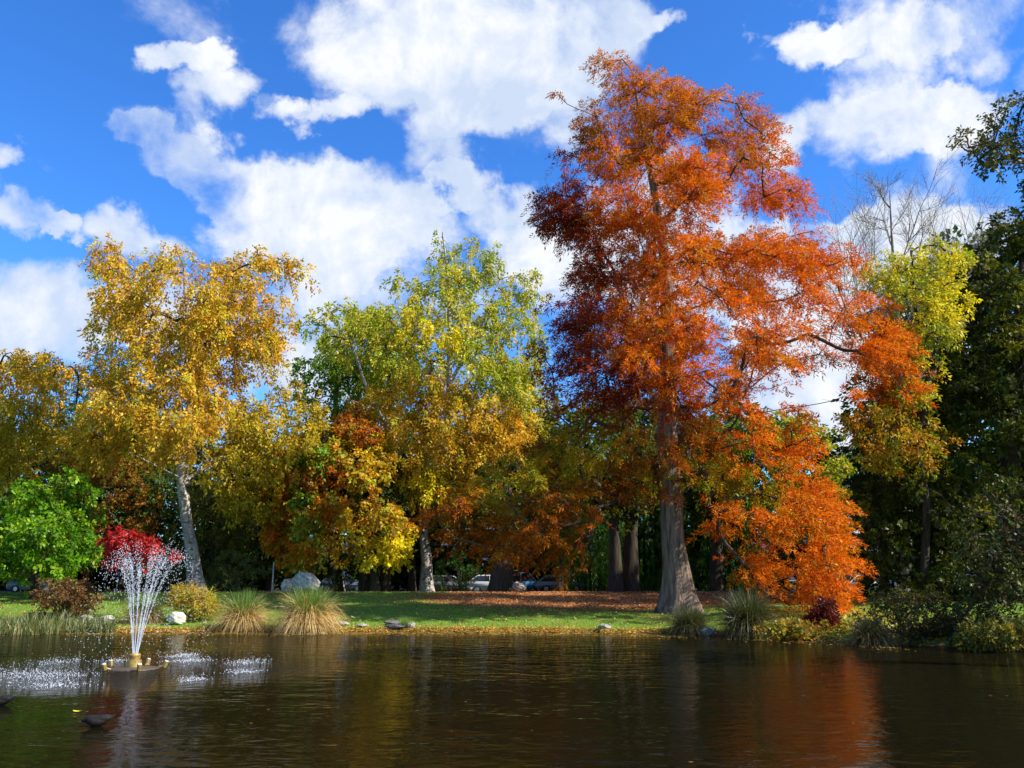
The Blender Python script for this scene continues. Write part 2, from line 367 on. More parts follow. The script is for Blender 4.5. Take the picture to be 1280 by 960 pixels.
def spline(P, n):
    P = np.asarray(P, float); m = len(P); out = []
    E = np.vstack([2 * P[0] - P[1], P, 2 * P[-1] - P[-2]])
    for i in range(m - 1):
        p0, p1, p2, p3 = E[i:i + 4]
        for t in np.linspace(0, 1, n, endpoint=False):
            out.append(0.5 * ((2 * p1) + (-p0 + p2) * t + (2 * p0 - 5 * p1 + 4 * p2 - p3) * t * t + (-p0 + 3 * p1 - 3 * p2 + p3) * t ** 3))
    out.append(P[-1]); return np.array(out)
def trunk_mesh(name, path, mat, parent, base, flute=0.0, flare=0.35, sides=18, seed=0, per=6):
    """path rows (x,y,z,r)"""
    g = rngf(seed); S = spline(path, per); S[:, :3] -= np.array(base); n = len(S); V = []
    ph = g.uniform(0, 6.28, 4)
    for i in range(n):
        z = S[i, 2]; r = S[i, 3] * (1 + flare * math.exp(-max(z, 0) / (S[0, 3] * 1.05)))
        for k in range(sides):
            a = 2 * math.pi * k / sides
            f = 1 + flute * (math.sin(a * 5 + ph[0] + 0.15 * z) * 0.6 + math.sin(a * 9 + ph[1] - .1 * z) * 0.4) * (0.4 + math.exp(-max(z, 0) / 3.0))
            f += 0.05 * math.sin(a * 2 + z * 0.9 + ph[2]) + 0.03 * math.sin(a * 3 - z * 2.1 + ph[3])
            V.append((S[i, 0] + math.cos(a) * r * f, S[i, 1] + math.sin(a) * r * f, z))
    Q = [(i * sides + k, i * sides + (k + 1) % sides, (i + 1) * sides + (k + 1) % sides, (i + 1) * sides + k) for i in range(n - 1) for k in range(sides)]
    return mesh_np(name, V, Q, mat, parent, smooth=True)

def limbs(C, trunks, parent, base, mat, seed, rscale=1.0, min_t=0.25, arch=0.12, tip=0.02, thick=None):
    """grow branches from the trunk polylines to every clump; one mesh per first-order limb"""
    g = rngf(seed); nodes = []; par = []; root = []; trad = []
    for T in trunks:
        S = spline(T, 5); h0 = S[0, 2]; h1 = S[-1, 2]
        for s in S:
            if s[2] > h0 + (h1 - h0) * min_t: nodes.append(s[:3]); par.append(-1); root.append(-1); trad.append(s[3])
    nt = len(nodes); nodes = [np.array(q) for q in nodes]
    tn = np.array(nodes); dd = np.min(np.linalg.norm(C[:, None, :3] - tn[None], axis=2), axis=1)
    for i in np.argsort(dd):
        c = C[i, :3]; A = np.array(nodes); dv = c - A; dist = np.linalg.norm(dv, axis=1)
        cost = dist + 0.55 * np.maximum(0, -dv[:, 2]) - 0.0 * dist
        istr = np.arange(len(A)) < nt
        cost = cost * np.where(istr, 1.25, 1.0)
        # prefer parents that lie towards the trunk
        cost += np.where(~istr, 0.12 * np.linalg.norm(A[:, :2] - tn[0, :2], axis=1), 0)
        j = int(np.argmin(cost)); nodes.append(c); par.append(j); root.append(len(nodes) - 1 if j < nt else root[j])
    n = len(nodes); area = np.zeros(n)
    w_ = np.full(n, tip ** 2.0); acc_ = w_.copy()
    for i in range(n - 1, nt - 1, -1):
        if par[i] >= nt: acc_[par[i]] += acc_[i]
    groups = {}
    for i in range(nt, n):
        j = par[i]; a = nodes[j]; b = nodes[i]; rb = math.sqrt(acc_[i]) * rscale; ra = rb * 1.25 if j < nt else math.sqrt(acc_[i]) * rscale * 1.12
        if j < nt: ra = min(ra * 1.3, trad[j] * 0.8)
        L = np.linalg.norm(b - a); m1 = a + (b - a) * .33 + np.array([0, 0, L * arch]) + g.normal(size=3) * L * .05
        m2 = a + (b - a) * .68 + np.array([0, 0, L * arch * .8]) + g.normal(size=3) * L * .05
        S = spline([a, m1, m2, b], 2); rr = np.linspace(ra, rb, len(S))
        for k in range(len(S) - 1): groups.setdefault(root[i], []).append((S[k], S[k + 1], rr[k], rr[k + 1]))
    bb = np.array(base)
    for key, L_ in groups.items():
        segs_mesh('limb', [q[0] - bb for q in L_], [q[1] - bb for q in L_], np.array([q[2] for q in L_]), np.array([q[3] for q in L_]), mat, parent, 5)

def twigs(C, tp, out, ci, L, parent, base, mat, frac, r, seed):
    g = rngf(seed); mk = g.random(len(ci)) < frac; bb = np.array(base)
    A = C[ci[mk], :3] - bb; Bm = tp[mk] - bb; E = Bm + out[mk] * (L[mk] * .9)[:, None]; mid = (A + Bm) / 2 + g.normal(size=A.shape) * 0.06
    AA = np.concatenate([A, mid, Bm]); BB = np.concatenate([mid, Bm, E]); n = len(A)
    ra = np.concatenate([np.full(n, r), np.full(n, r * .75), np.full(n, r * .5)]); rb = np.concatenate([np.full(n, r * .75), np.full(n, r * .5), np.full(n, r * .2)])
    o = segs_mesh('twigs', AA, BB, ra, rb, mat, parent, 3); o['kind'] = 'stuff'; return o

def pxpath(rows, D, base=None):
    """rows (px,py,width_px[,depth offset]) -> world path"""
    out = []
    for q in rows:
        Y = D + (q[3] if len(q) > 3 else 0); p = at(q[0], q[1], Y); out.append((*p, q[2] * Y / F / 2))
    if base is not None: out[0] = (base[0], base[1], base[2] - 0.25, out[0][3])
    return out
def pal_pick(C, spots, default=0, seed=0, jitter=0.0):
    g = rngf(seed); idx = np.full(len(C), default)
    for (x, y, rx, ry, k) in spots:
        q = ((C[:, 4] - x) / rx) ** 2 + ((C[:, 5] - y) / ry) ** 2 + g.normal(size=len(C)) * 0.15
        idx[q < 1] = k
    return idx

def tree(name, label, cat, D, base_px, trunks, C, pal, pidx, st, leaf, bark, seed, limb_r=1.0, twig_frac=0.3, twig_r=0.012, min_t=0.25,
         arch=0.12, tip=0.02, flute=0.0, flare=0.35, group=None, bark2=None, crown='crown'):
    base = on_ground(base_px, D); root = empty(name, base, label, cat, group)
    paths = []
    for i, T in enumerate(trunks):
        pth = pxpath(T, D, base if i == 0 else None); paths.append(pth)
        trunk_mesh('trunk' if i == 0 else 'stem', pth, bark, root, base, flute=flute, flare=flare if i == 0 else 0.0, seed=seed + i)
    ob, tp, out, ci, L = leaves_mesh(crown, C, pal, pidx, base, st, leaf, root, seed + 7)
    limbs(C, paths, root, base, bark2 or bark, seed + 3, rscale=limb_r, min_t=min_t, arch=arch, tip=tip)
    if twig_frac: twigs(C, tp, out, ci, L, root, base, bark2 or bark, twig_frac, twig_r, seed + 5)
    return root

# palettes (real leaf colours, but maroon, rust and darkest crimson carry painted shade)
ORANGE = [(.64, .150, .006), (.70, .20, .010), (.60, .115, .005), (.48, .075, .005), (.66, .165, .007), (.56, .22, .012)]
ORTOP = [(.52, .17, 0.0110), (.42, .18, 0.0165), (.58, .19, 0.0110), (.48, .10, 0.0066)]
SHADED_MAROON = [(.28, .035, 0.0077), (.20, .025, 0.0088), (.34, .05, 0.0066), (.16, .02, 0.0077)]  # dark tones put the conifer's shaded left side into colour
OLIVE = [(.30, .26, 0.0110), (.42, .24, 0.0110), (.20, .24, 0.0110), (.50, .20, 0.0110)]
SHADED_RUST = [(.42, .10, 0.0066), (.46, .13, 0.0066), (.26, .05, 0.0066), (.22, .12, 0.0083)]  # rust leaves, darkened for the shade on the low branches
GOLD = [(.60, .38, 0.0220), (.66, .44, 0.0330), (.54, .29, 0.0165), (.48, .34, 0.0220), (.62, .35, 0.0220), (.46, .44, 0.0330)]
GOLDOL = [(.42, .32, 0.0165), (.32, .28, 0.0138), (.50, .36, 0.0220)]
LIME = [(.42, .44, 0.0330), (.52, .48, 0.0495), (.32, .40, 0.0220), (.58, .48, 0.0495), (.22, .31, 0.0165)]
MIDGRN = [(.14, .27, 0.0165), (.20, .33, 0.0193), (.10, .20, 0.0110)]
YELLOW = [(.74, .62, 0.0165), (.66, .55, 0.0165), (.52, .48, 0.0220)]
BRIGHTG = [(.07, .17, .008), (.10, .22, .010), (.12, .30, 0.0077), (.20, .38, 0.0110), (.08, .20, 0.0066), (.28, .38, 0.0165)]
DARKG = [(.034, .050, .005), (.050, .070, .007), (.07, .075, .007), (.022, .032, .004), (.10, .12, .010)]
CONIF = [(.018, .055, 0.0121), (.030, .075, 0.0154), (.022, .045, 0.0110)]
REDM = [(.46, .018, .015), (.58, .045, .03), (.30, .010, .010), (.18, .012, .012)]  # darkest reds put shaded depth into the crown's colour
ORMAP = [(.60, .22, 0.0066), (.58, .12, 0.0066), (.62, .34, 0.0110), (.5, .30, 0.0110)]
REDOR = [(.42, .10, 0.0055), (.34, .13, 0.0066), (.50, .16, 0.0066), (.30, .20, 0.0110), (.26, .08, 0.0055)]

# ------------------------------------------------------------------ the big orange conifer
DM = 44.3
HOLM = [(945, 272, 40, 20), (1015, 492, 34, 28), (965, 345, 22, 10), (775, 175, 16, 14), (880, 398, 14, 12), (950, 400, 26, 8), (1000, 435, 16, 10), (705, 345, 16, 22), (900, 440, 16, 10)]
UP = [(757,60),(790,76),(825,84),(850,108),(875,115),(900,100),(925,120),(950,122),(962,152),(975,190),(990,215),(1000,238),(1026,243),(1020,268),(990,288),(1050,288),(1070,308),(1062,338),(1045,352),(1100,378),(1130,405),(1138,450),(1150,490),(1120,515),(1060,512),(1010,470),(960,490),(900,520),(830,525),(760,520),(700,535),(680,490),(665,440),(700,410),(684,370),(708,345),(700,300),(668,275),(672,243),(657,215),(680,207),(705,228),(735,238),(700,222),(698,197),(735,182),(725,158),(686,133),(690,113),(728,126),(742,102),(746,72)]
LR = [(905,480),(985,480),(1010,530),(1012,560),(1030,600),(1062,645),(1072,690),(1066,735),(1045,785),(1015,775),(985,755),(930,735),(897,700),(882,655),(880,610),(870,580),(890,560),(925,545)]
LL = [(700,530),(760,520),(820,540),(835,590),(800,625),(760,640),(735,690),(715,722),(670,715),(640,700),(600,690),(560,680),(535,650),(545,615),(585,600),(620,585),(650,560)]
c1 = clumps_from(UP, DM, 310, (17, 33), 0.75, 0, HOLM, 11, 0.72)
c2 = clumps_from(LR, DM, 80, (14, 26), 1.0, -2.5, [(905, 690, 30, 16)], 12, 0.72)
c3 = clumps_from(LL, DM, 78, (13, 24), 0.8, -1.0, [(770, 600, 20, 12)], 13, 0.75)
c4 = clumps_from([(770,505),(900,505),(905,560),(885,615),(830,635),(790,600)], DM, 26, (13, 21), 1.0, -1.2, (), 14, 0.7)
CM = np.concatenate([c1, c2, c3, c4])
# shade of the left side and low branches put into the leaf colours
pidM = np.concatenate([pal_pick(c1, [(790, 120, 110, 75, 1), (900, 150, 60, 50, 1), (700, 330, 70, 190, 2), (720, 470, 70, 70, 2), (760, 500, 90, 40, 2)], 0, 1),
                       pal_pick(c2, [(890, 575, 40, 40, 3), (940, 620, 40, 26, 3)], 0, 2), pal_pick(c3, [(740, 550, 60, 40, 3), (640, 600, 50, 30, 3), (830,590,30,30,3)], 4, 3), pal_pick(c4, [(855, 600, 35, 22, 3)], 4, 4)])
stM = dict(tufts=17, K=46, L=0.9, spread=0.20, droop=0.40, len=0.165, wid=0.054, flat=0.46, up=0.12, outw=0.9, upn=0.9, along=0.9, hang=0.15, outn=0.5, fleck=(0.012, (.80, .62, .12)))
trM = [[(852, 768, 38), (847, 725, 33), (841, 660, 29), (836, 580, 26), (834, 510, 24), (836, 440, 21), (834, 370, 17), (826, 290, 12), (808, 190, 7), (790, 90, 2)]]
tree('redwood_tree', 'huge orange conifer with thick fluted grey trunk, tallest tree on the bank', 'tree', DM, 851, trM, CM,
     [ORANGE, ORTOP, SHADED_MAROON, OLIVE, SHADED_RUST], pidM, stM, M_NEEDLE, M_REDBARK, 100, limb_r=1.1, twig_frac=0.30, twig_r=0.016, min_t=0.3, arch=-0.04, tip=0.017, flute=0.14, flare=0.55, bark2=M_TWIG)

# ------------------------------------------------------------------ birches and other autumn trees
stB = dict(tufts=18, K=26, L=0.7, spread=0.30, droop=0.5, len=0.215, wid=0.145, flat=0.9, up=-0.05, outw=0.5, upn=0.2, hang=0.5, hangs=0.5)
P = [(115,300),(150,296),(185,318),(215,290),(250,297),(265,325),(300,322),(335,303),(355,320),(385,335),(388,352),(365,378),(372,412),(350,440),(350,470),(398,470),(405,530),(385,590),(350,630),(320,650),(285,640),(262,590),(240,570),(200,590),(150,570),(120,600),(75,560),(55,500),(60,440),(95,450),(122,428),(112,395),(128,370),(108,340)]
C = clumps_from(P, 59, 190, (15, 27), 0.75, 0, [(325, 485, 22, 18), (140, 520, 18, 10)], 21, 0.8)
tree('birch_tree', 'large golden birch with pale leaning trunk behind the fountain', 'tree', 59, 247,
     [[(247, 738, 20), (240, 690, 16), (232, 640, 14), (228, 590, 13), (232, 545, 11), (240, 480, 9), (236, 420, 7), (230, 340, 3)],
      [(230, 600, 8), (180, 575, 7, -1), (130, 548, 5, -1.5), (95, 510, 3, -2)], [(233, 600, 8), (262, 580, 6, 1), (310, 545, 3, 2)],
      [(238, 490, 7), (262, 430, 5), (290, 370, 3)]], C, [GOLD, GOLDOL], pal_pick(C, [(360, 540, 60, 90, 1), (290, 610, 60, 50, 1)], 0, 4),
     stB, M_LEAF, M_BIRCH, 200, twig_frac=0.35, twig_r=0.014, min_t=0.3, bark2=M_TWIG, arch=0.1, tip=0.022)

P = [(553,272),(572,300),(608,298),(626,315),(625,335),(655,327),(675,345),(680,362),(662,380),(680,420),(672,470),(680,530),(660,590),(635,620),(600,630),(560,655),(520,650),(480,620),(450,600),(425,560),(425,520),(450,490),(430,450),(400,430),(410,395),(440,380),(470,378),(500,395),(505,375),(485,360),(494,335),(520,347),(540,330),(545,300)]
C = clumps_from(P, 65, 215, (13, 25), 0.75, 0, [(675, 395, 10, 14), (640, 350, 9, 9)], 31, 0.8)
tree('birch_tree', 'tall yellow-green birch with short white trunk left of the orange conifer', 'tree', 65, 533,
     [[(534, 740, 17), (533, 700, 14), (529, 650, 12), (545, 600, 10), (560, 520, 9), (562, 440, 7), (560, 350, 4), (553, 290, 1.5)],
      [(530, 650, 9), (500, 560, 7, -1), (465, 500, 5, -1.5), (440, 430, 3, -2)], [(548, 590, 8), (610, 540, 6, .5), (650, 500, 3, 1)], [(562, 480, 6), (600, 410, 4, .5), (625, 350, 2, 1)]],
     C, [LIME, GOLD, YELLOW], pal_pick(C, [(540, 570, 140, 95, 1), (500, 640, 80, 60, 1), (520, 640, 40, 60, 2), (450, 440, 50, 50, 0), (540, 400, 30, 50, 2)], 0, 5),
     stB, M_LEAF, M_BIRCH, 300, twig_frac=0.35, twig_r=0.014, min_t=0.25, bark2=M_TWIG, arch=0.1, tip=0.022)

P = [(-90,440),(-30,430),(10,445),(35,430),(70,450),(82,500),(60,560),(20,600),(-40,590),(-90,560)]
C = clumps_from(P, 63, 62, (16, 27), 0.9, 0, (), 41, 0.8)
tree('birch_tree', 'golden brown tree cut off by the left edge of the view', 'tree', 63, -40, [[(-40, 740, 16), (-38, 640, 13), (-20, 560, 9), (-10, 480, 4)]],
     C, [GOLD, GOLDOL], pal_pick(C, [(0, 540, 90, 50, 1)], 0, 6), stB, M_LEAF, M_DARKBARK, 400, twig_frac=0.3, twig_r=0.014, bark2=M_TWIG)

P = [(375,400),(398,388),(425,370),(455,382),(480,378),(510,400),(525,470),(520,560),(470,600),(400,590),(382,540),(370,470)]
C = clumps_from(P, 76, 75, (15, 25), 0.8, 0, (), 51, 0.8)
tree('poplar_tree', 'bright green leafy tree standing behind the orange maple', 'tree', 76, 425, [[(425, 738, 12), (415, 620, 9), (420, 500, 6), (425, 410, 2)]],
     C, [MIDGRN, LIME], pal_pick(C, [(450, 400, 60, 50, 1)], 0, 7), dict(stB, len=0.24, wid=0.19, K=22, hang=0.1, hangs=.1), M_LEAF, M_GREYBARK, 500, twig_frac=0.25, bark2=M_TWIG)

stMap = dict(tufts=15, K=20, L=0.55, spread=0.32, droop=0.2, len=0.22, wid=0.21, flat=0.7, up=0.0, outw=0.8, upn=0.5, hang=0.25)
P = [(425,500),(450,498),(475,530),(500,580),(520,640),(512,690),(495,712),(470,712),(440,700),(400,712),(350,705),(332,670),(328,625),(345,590),(350,555),(385,535)]
C = clumps_from(P, 61, 125, (12, 22), 0.85, 0, (), 61, 0.78)
tree('maple_tree', 'spreading maple turning green, yellow and burnt orange between the birches', 'tree', 61, 470,
     [[(468, 742, 12), (466, 700, 10), (458, 640, 8), (448, 580, 5), (445, 530, 2)], [(465, 690, 7), (430, 650, 5, -1), (380, 610, 3, -2)]],
     C, [REDOR, ORMAP, LIME, YELLOW, MIDGRN, [(.54, .30, .015), (.58, .38, .02), (.42, .40, .02), (.50, .20, .012), (.36, .34, .02)]], pal_pick(C, [(360, 640, 45, 75, 1), (385, 590, 26, 36, 4), (375, 655, 22, 16, 2), (490, 695, 40, 25, 3), (440, 525, 32, 26, 0), (412, 608, 34, 24, 0)], 5, 8),
     stMap, M_LEAF, M_DARKBARK, 600, twig_frac=0.25, bark2=M_TWIG)

P = [(45,602),(92,590),(130,625),(122,665),(138,690),(118,722),(60,728),(0,728),(-60,722),(-80,660),(-30,640),(5,640),(20,610)]
C = clumps_from(P, 53, 68, (11, 20), 0.8, 0, (), 71, 0.78)
tree('green_tree', 'low bright green leafy tree at the left edge of the lawn', 'tree', 53, 45, [[(45, 745, 11), (45, 700, 9), (52, 650, 6), (60, 610, 2)]],
     C, [BRIGHTG], np.zeros(len(C), int), dict(stMap, len=.2, wid=.17, K=22), M_LEAF, M_DARKBARK, 700, twig_frac=0.2, bark2=M_TWIG)

P = [(130,668),(150,660),(178,668),(192,672),(200,690),(222,695),(218,706),(195,708),(180,708),(160,704),(140,706)]
C = clumps_from(P, 42.5, 34, (6, 11), 1.0, 0, (), 81, 0.7)
tree('maple_tree', 'small crimson red maple behind the fountain jets', 'tree', 42.5, 171, [[(171, 752, 4), (172, 720, 3), (170, 695, 2.4), (165, 672, 1)]],
     C, [REDM], np.zeros(len(C), int), dict(stMap, tufts=11, K=12, L=.3, spread=.15, len=.16, wid=.11), M_LEAF, M_TWIG, 800, limb_r=.6, twig_frac=0.3, twig_r=.006, min_t=.4)

# right side
P = [(1070,345),(1095,320),(1135,312),(1165,297),(1200,315),(1222,335),(1205,400),(1175,440),(1165,520),(1195,560),(1170,600),(1110,600),(1075,560),(1050,520),(1110,500),(1120,430),(1085,380)]
C = clumps_from(P, 46, 125, (11, 20), 0.7, 0, [(1110, 400, 14, 20)], 91, 0.8)
tree('acacia_tree', 'yellow-leaved airy tree between the orange conifer and the dark trees', 'tree', 46, 1150,
     [[(1150, 745, 11), (1158, 640, 9), (1150, 560, 8), (1160, 470, 6), (1145, 390, 4), (1140, 320, 1.5)], [(1152, 560, 6), (1110, 520, 4), (1080, 540, 2)]],
     C, [YELLOW, LIME, OLIVE], np.where(C[:, 5] > 500, 2, rngf(4).integers(0, 2, len(C))), dict(stMap, tufts=9, K=19, len=.18, wid=.10), M_LEAF, M_DARKBARK, 900, twig_frac=0.5, twig_r=.012, bark2=M_TWIG)
P = [(880,545),(935,520),(1000,515),(1060,530),(1090,590),(1075,640),(1060,690),(1000,690),(930,650),(885,600)]
C = clumps_from(P, 60, 62, (14, 22), 0.6, 0, [(1075,600,24,20)], 95, 0.8)
tree('green_tree', 'yellow-green feathery tree glimpsed behind the lowest orange branches', 'tree', 60, 1000, [[(1000, 742, 9), (1000, 650, 7), (1005, 590, 4), (1010, 540, 2)]],
     C, [LIME, MIDGRN], pal_pick(C, [(900, 600, 90, 100, 1)], 0, 9), dict(stMap, tufts=12, K=16), M_LEAF, M_DARKBARK, 950, twig_frac=0.3, bark2=M_TWIG)

# leafless tree, twigs only
def bare_tree():
    D = 60; base = on_ground(1130, D); root = empty('bare_tree', base, 'leafless tree with fine upright twigs above the yellow tree', 'tree')
    pth = pxpath([(1130, 742, 14), (1135, 620, 11), (1130, 500, 9), (1122, 400, 6), (1115, 300, 3), (1112, 238, 1)], D, base)
    trunk_mesh('trunk', pth, M_GREYBARK, root, base, seed=5)
    g = rngf(77); A = []; B = []; ra = []; rb = []
    def grow(p, d, L, r, lv):
        n = 4; 
        for k in range(n):
            q = p + d * L / n; A.append(p - base); B.append(q - base); ra.append(r); r *= 0.86; rb.append(r)
            p = q; d = unit(d + g.normal(size=3) * 0.10 + np.array([0, 0, 0.07]))
            if lv > 0 and k >= 0:
                for _ in range(g.integers(1, 3)):
                    s = unit(d + g.normal(size=3) * 0.55 + np.array([0, 0, 0.15])); grow(p, s, L * g.uniform(.45, .68), r * .62, lv - 1)
    S = spline(pth, 4)
    for i, (px, py, L) in enumerate([(1128, 500, 9), (1126, 450, 8), (1125, 420, 8), (1122, 400, 8), (1118, 340, 6), (1130, 520, 12), (1130, 540, 13), (1116, 310, 5), (1126, 470, 10), (1130, 500, 13), (1128, 480, 12), (1113, 260, 3)]):
        p = at(px, py, D); a = [0, 2.6, .5, 3.3, 5.6, 6.1, 0.2, 1.5, 3.0, -0.3, 0.35, 2][i]
        grow(p, unit(np.array([math.cos(a) * .75, math.sin(a) * .6, 1.0])), L * .8, .07, 3)
    for k, (tx, ty, L) in enumerate([(1072, 380, 5.5), (1090, 400, 6.5), (1160, 390, 5.5), (1185, 395, 6), (1212, 400, 6), (1240, 410, 6.5), (1145, 350, 4.5), (1100, 360, 5.5)]):
        a = at(1128, 520 - (k % 3) * 30, D); b_ = at(tx, ty, D + (k % 3 - 1) * 1.5); S2 = spline([a, (a + b_) / 2 + np.array([0, 0, -.6]), b_], 4)
        for m in range(len(S2) - 1): A.append(S2[m] - base); B.append(S2[m + 1] - base); ra.append(.08 - .006 * m); rb.append(.074 - .006 * m)
        grow(b_, unit(np.array([g.normal() * .1, g.normal() * .1, 1.0])), L, .04, 2)
    segs_mesh('limb', A, B, np.array(ra) + .005, np.array(rb) + .005, M_GREYBARK, root, 3)
bare_tree()

stD = dict(tufts=18, K=18, L=0.45, spread=0.25, droop=0.15, len=0.25, wid=0.17, flat=0.85, up=0.1, outw=0.5, upn=0.3, hang=0.1)
P = [(1300,255),(1258,262),(1232,272),(1216,300),(1195,335),(1165,375),(1148,430),(1150,480),(1125,530),(1100,590),(1080,640),(1076,700),(1085,745),(1130,768),(1250,770),(1420,770),(1470,500),(1420,280)]
C = clumps_from(P, 49, 310, (16, 30), 0.6, 0, (), 101, 0.8)
tree('evergreen_tree', 'tall dark evergreen filling the right edge behind the shrubs', 'tree', 49, 1260,
     [[(1262, 745, 30), (1258, 700, 28), (1262, 600, 22), (1270, 480, 16), (1275, 360, 8), (1280, 280, 3)]],
     C, [DARKG, [(.16, .16, .01), (.12, .13, .01), (.22, .19, .012)]], np.where(rngf(6).random(len(C)) < .13, 1, 0), stD, M_GLOSSLEAF, M_DARKBARK, 1000, twig_frac=0.25, bark2=M_TWIG, min_t=.1)
P = [(1205,650),(1235,610),(1290,590),(1420,600),(1440,800),(1300,812),(1240,800),(1195,770),(1185,710)]
C = clumps_from(P, 30.5, 85, (12, 22), 0.5, 0, [(1215,738,14,8)], 111, 0.8)
tree('holly_shrub', 'glossy dark shrub with pale and reddish leaves at the right edge above the water', 'shrub', 30.8, 1290,
     [[(1290, 805, 14), (1288, 740, 10), (1295, 680, 6), (1300, 620, 2)]], C, [DARKG, [(.05, .085, .014), (.08, .06, .02), (.10, .045, .02), (.02, .03, .008), (.02, .03, .008)]], rngf(3).integers(0, 2, len(C)),
     dict(stD, K=12, len=.13, wid=.085, tufts=14), M_GLOSSLEAF, M_DARKBARK, 1100, twig_frac=0.5, bark2=M_TWIG, min_t=.1)
P = [(1262,82),(1300,72),(1420,-60),(1620,-60),(1640,420),(1420,420),(1335,300),(1300,262),(1272,232),(1250,236),(1226,207),(1200,182),(1202,156),(1240,150),(1256,124)]
C = clumps_from(P, 21.5, 150, (14, 26), 0.55, 0, (), 121, 0.8)
tree('oak_tree', 'overhanging dark tree reaching in from the right, high against the sky', 'tree', 21.5, 1640,
     [[(1640, 860, 60), (1620, 650, 48), (1590, 450, 36), (1540, 250, 22), (1500, 50, 8)], [(1570, 380, 20), (1430, 280, 12), (1310, 210, 6), (1260, 180, 2)]],
     C, [[(.06, .085, .02), (.13, .13, .03), (.20, .14, .04), (.045, .06, .015)]], np.zeros(len(C), int), dict(stD, len=.10, wid=.07, K=16, tufts=17, L=.3, spread=.16), M_GLOSSLEAF, M_DARKBARK, 1200, twig_frac=0.4, bark2=M_TWIG, min_t=.15)

# ------------------------------------------------------------------ trees behind the lawn
def proto_broad(name, label, H, W, pal, seed, n=60, weep=False, conifer=False, bark=None, X=0.0, Y=85.0):
    g = rngf(seed); base = np.array([X, Y, gz(X, Y)]); C = []
    for _ in range(n * 40):
        if len(C) >= n: break
        u = g.random(); z = (0.14 + 0.84 * u) * H
        rad = W * (1 - u) ** 0.75 if conifer else W * math.sqrt(max(0.05, 1 - ((u - .42) / .62) ** 2))
        a = g.uniform(0, 6.28); r = rad * g.random() ** .5; Rr = g.uniform(.07, .12) * H * (0.75 if conifer else 1)
        q = np.array([X + math.cos(a) * r, Y + math.sin(a) * r, base[2] + z])
        if any(np.linalg.norm(q - c[:3]) < (Rr + c[3]) * .42 for c in C): continue
        C.append(np.array([*q, Rr, 0, 0]))
    C = np.array(C); root = empty(name, base, label, 'tree')
    r0 = 0.028 * H * .5; pth = [(X, Y, base[2] - .2, r0 * 1.3), (X + .1, Y, base[2] + H * .25, r0), (X - .1, Y, base[2] + H * .6, r0 * .6), (X, Y, base[2] + H * .95, r0 * .15)]
    trunk_mesh('trunk', pth, bark or M_DARKBARK, root, base, sides=10, seed=seed)
    st = dict(tufts=13, K=20, L=.6, spread=.35, droop=.3, len=.26, wid=.20, flat=.8, outw=.6, upn=.4, hang=.2)
    if conifer: st = dict(tufts=13, K=24, L=.9, spread=.22, droop=.5, len=.26, wid=.10, flat=.45, outw=1.4, upn=.8, hang=.3)
    if weep: st = dict(tufts=14, K=26, L=.5, spread=.15, droop=.3, len=.30, wid=.11, flat=1.0, outw=.3, upn=0, hang=1.6, hangs=1.6)
    leaves_mesh('crown', C, [pal], np.zeros(len(C), int), base, st, M_NEEDLE if conifer else M_LEAF, root, seed + 1)
    limbs(C, [pth], root, base, M_TWIG, seed + 2, rscale=1.0, min_t=.12, tip=.03)
    return root
def put(root, px, Y, top=None, H=None, rot=0.0, wide=1.0, label=None, first=False, group=None):
    if first: c = root
    else:
        c = root.copy(); COL.objects.link(c)
        for ch in root.children:
            k = ch.copy(); COL.objects.link(k); k.parent = c
    p = on_ground(px, Y); s = 1.0
    if top is not None: s = (at(px, top, Y)[2] - p[2]) / H
    c.location = tuple(p); c.scale = (s * wide, s * wide, s); c.rotation_euler = (0, 0, rot)
    if label: c['label'] = label
    if group: c['group'] = group
    return c
G = 'trees behind the lawn'
BH = 13.0
pb1 = proto_broad('broadleaf_tree', 'x', BH, 5.2, [(.05, .10, .015), (.08, .14, .02), (.035, .07, .012), (.12, .16, .02)], 501)
pb2 = proto_broad('broadleaf_tree', 'x', BH, 5.6, [(.16, .16, .02), (.10, .13, .02), (.24, .20, .02), (.07, .10, .015)], 502)
pb3 = proto_broad('broadleaf_tree', 'x', BH, 5.0, [(.30, .13, .015), (.22, .09, .012), (.28, .20, .02)], 503)
pc1 = proto_broad('spruce_tree', 'x', 22.0, 4.6, CONIF, 504, n=110, conifer=True)
pw1 = proto_broad('weeping_cypress', 'x', 14.0, 4.6, [(.06, .15, .015), (.09, .20, .02), (.05, .12, .015)], 505, weep=True)
for i, (px, Y, top, rot, wd, lab) in enumerate([
    (20, 78, 545, 0.4, 1.2, 'dark green tree in the gap behind the low bright green tree'),
    (205, 72, 585, 1.9, 1.1, 'green tree showing left of the big birch trunk'),
    (290, 80, 560, 2.7, 1.2, 'green tree showing right of the big birch trunk'),
    (530, 92, 600, 4.4, 1.3, 'dark tree behind the short white birch trunk'),
    (645, 88, 520, 5.0, 1.5, 'dark green tree behind the low rusty branches of the conifer'),
    (820, 78, 505, 1.1, 1.3, 'dark tree directly behind the thick grey trunk'),
    (925, 82, 510, 0.7, 1.3, 'dark tree showing just right of the thick grey trunk'),
    (1215, 72, 350, 2.9, .8, 'tall dark tree showing through gaps in the right hand evergreen'),
    (1300, 66, 300, 0.9, .8, 'tall dark tree beyond the right edge, behind the evergreen'),
    (1180, 75, 470, 2.2, 1.3, 'dark tree deep behind the right hand evergreen')]):
    put(pb1, px, Y, top, BH, rot, wd, lab, first=(i == 0), group=G)
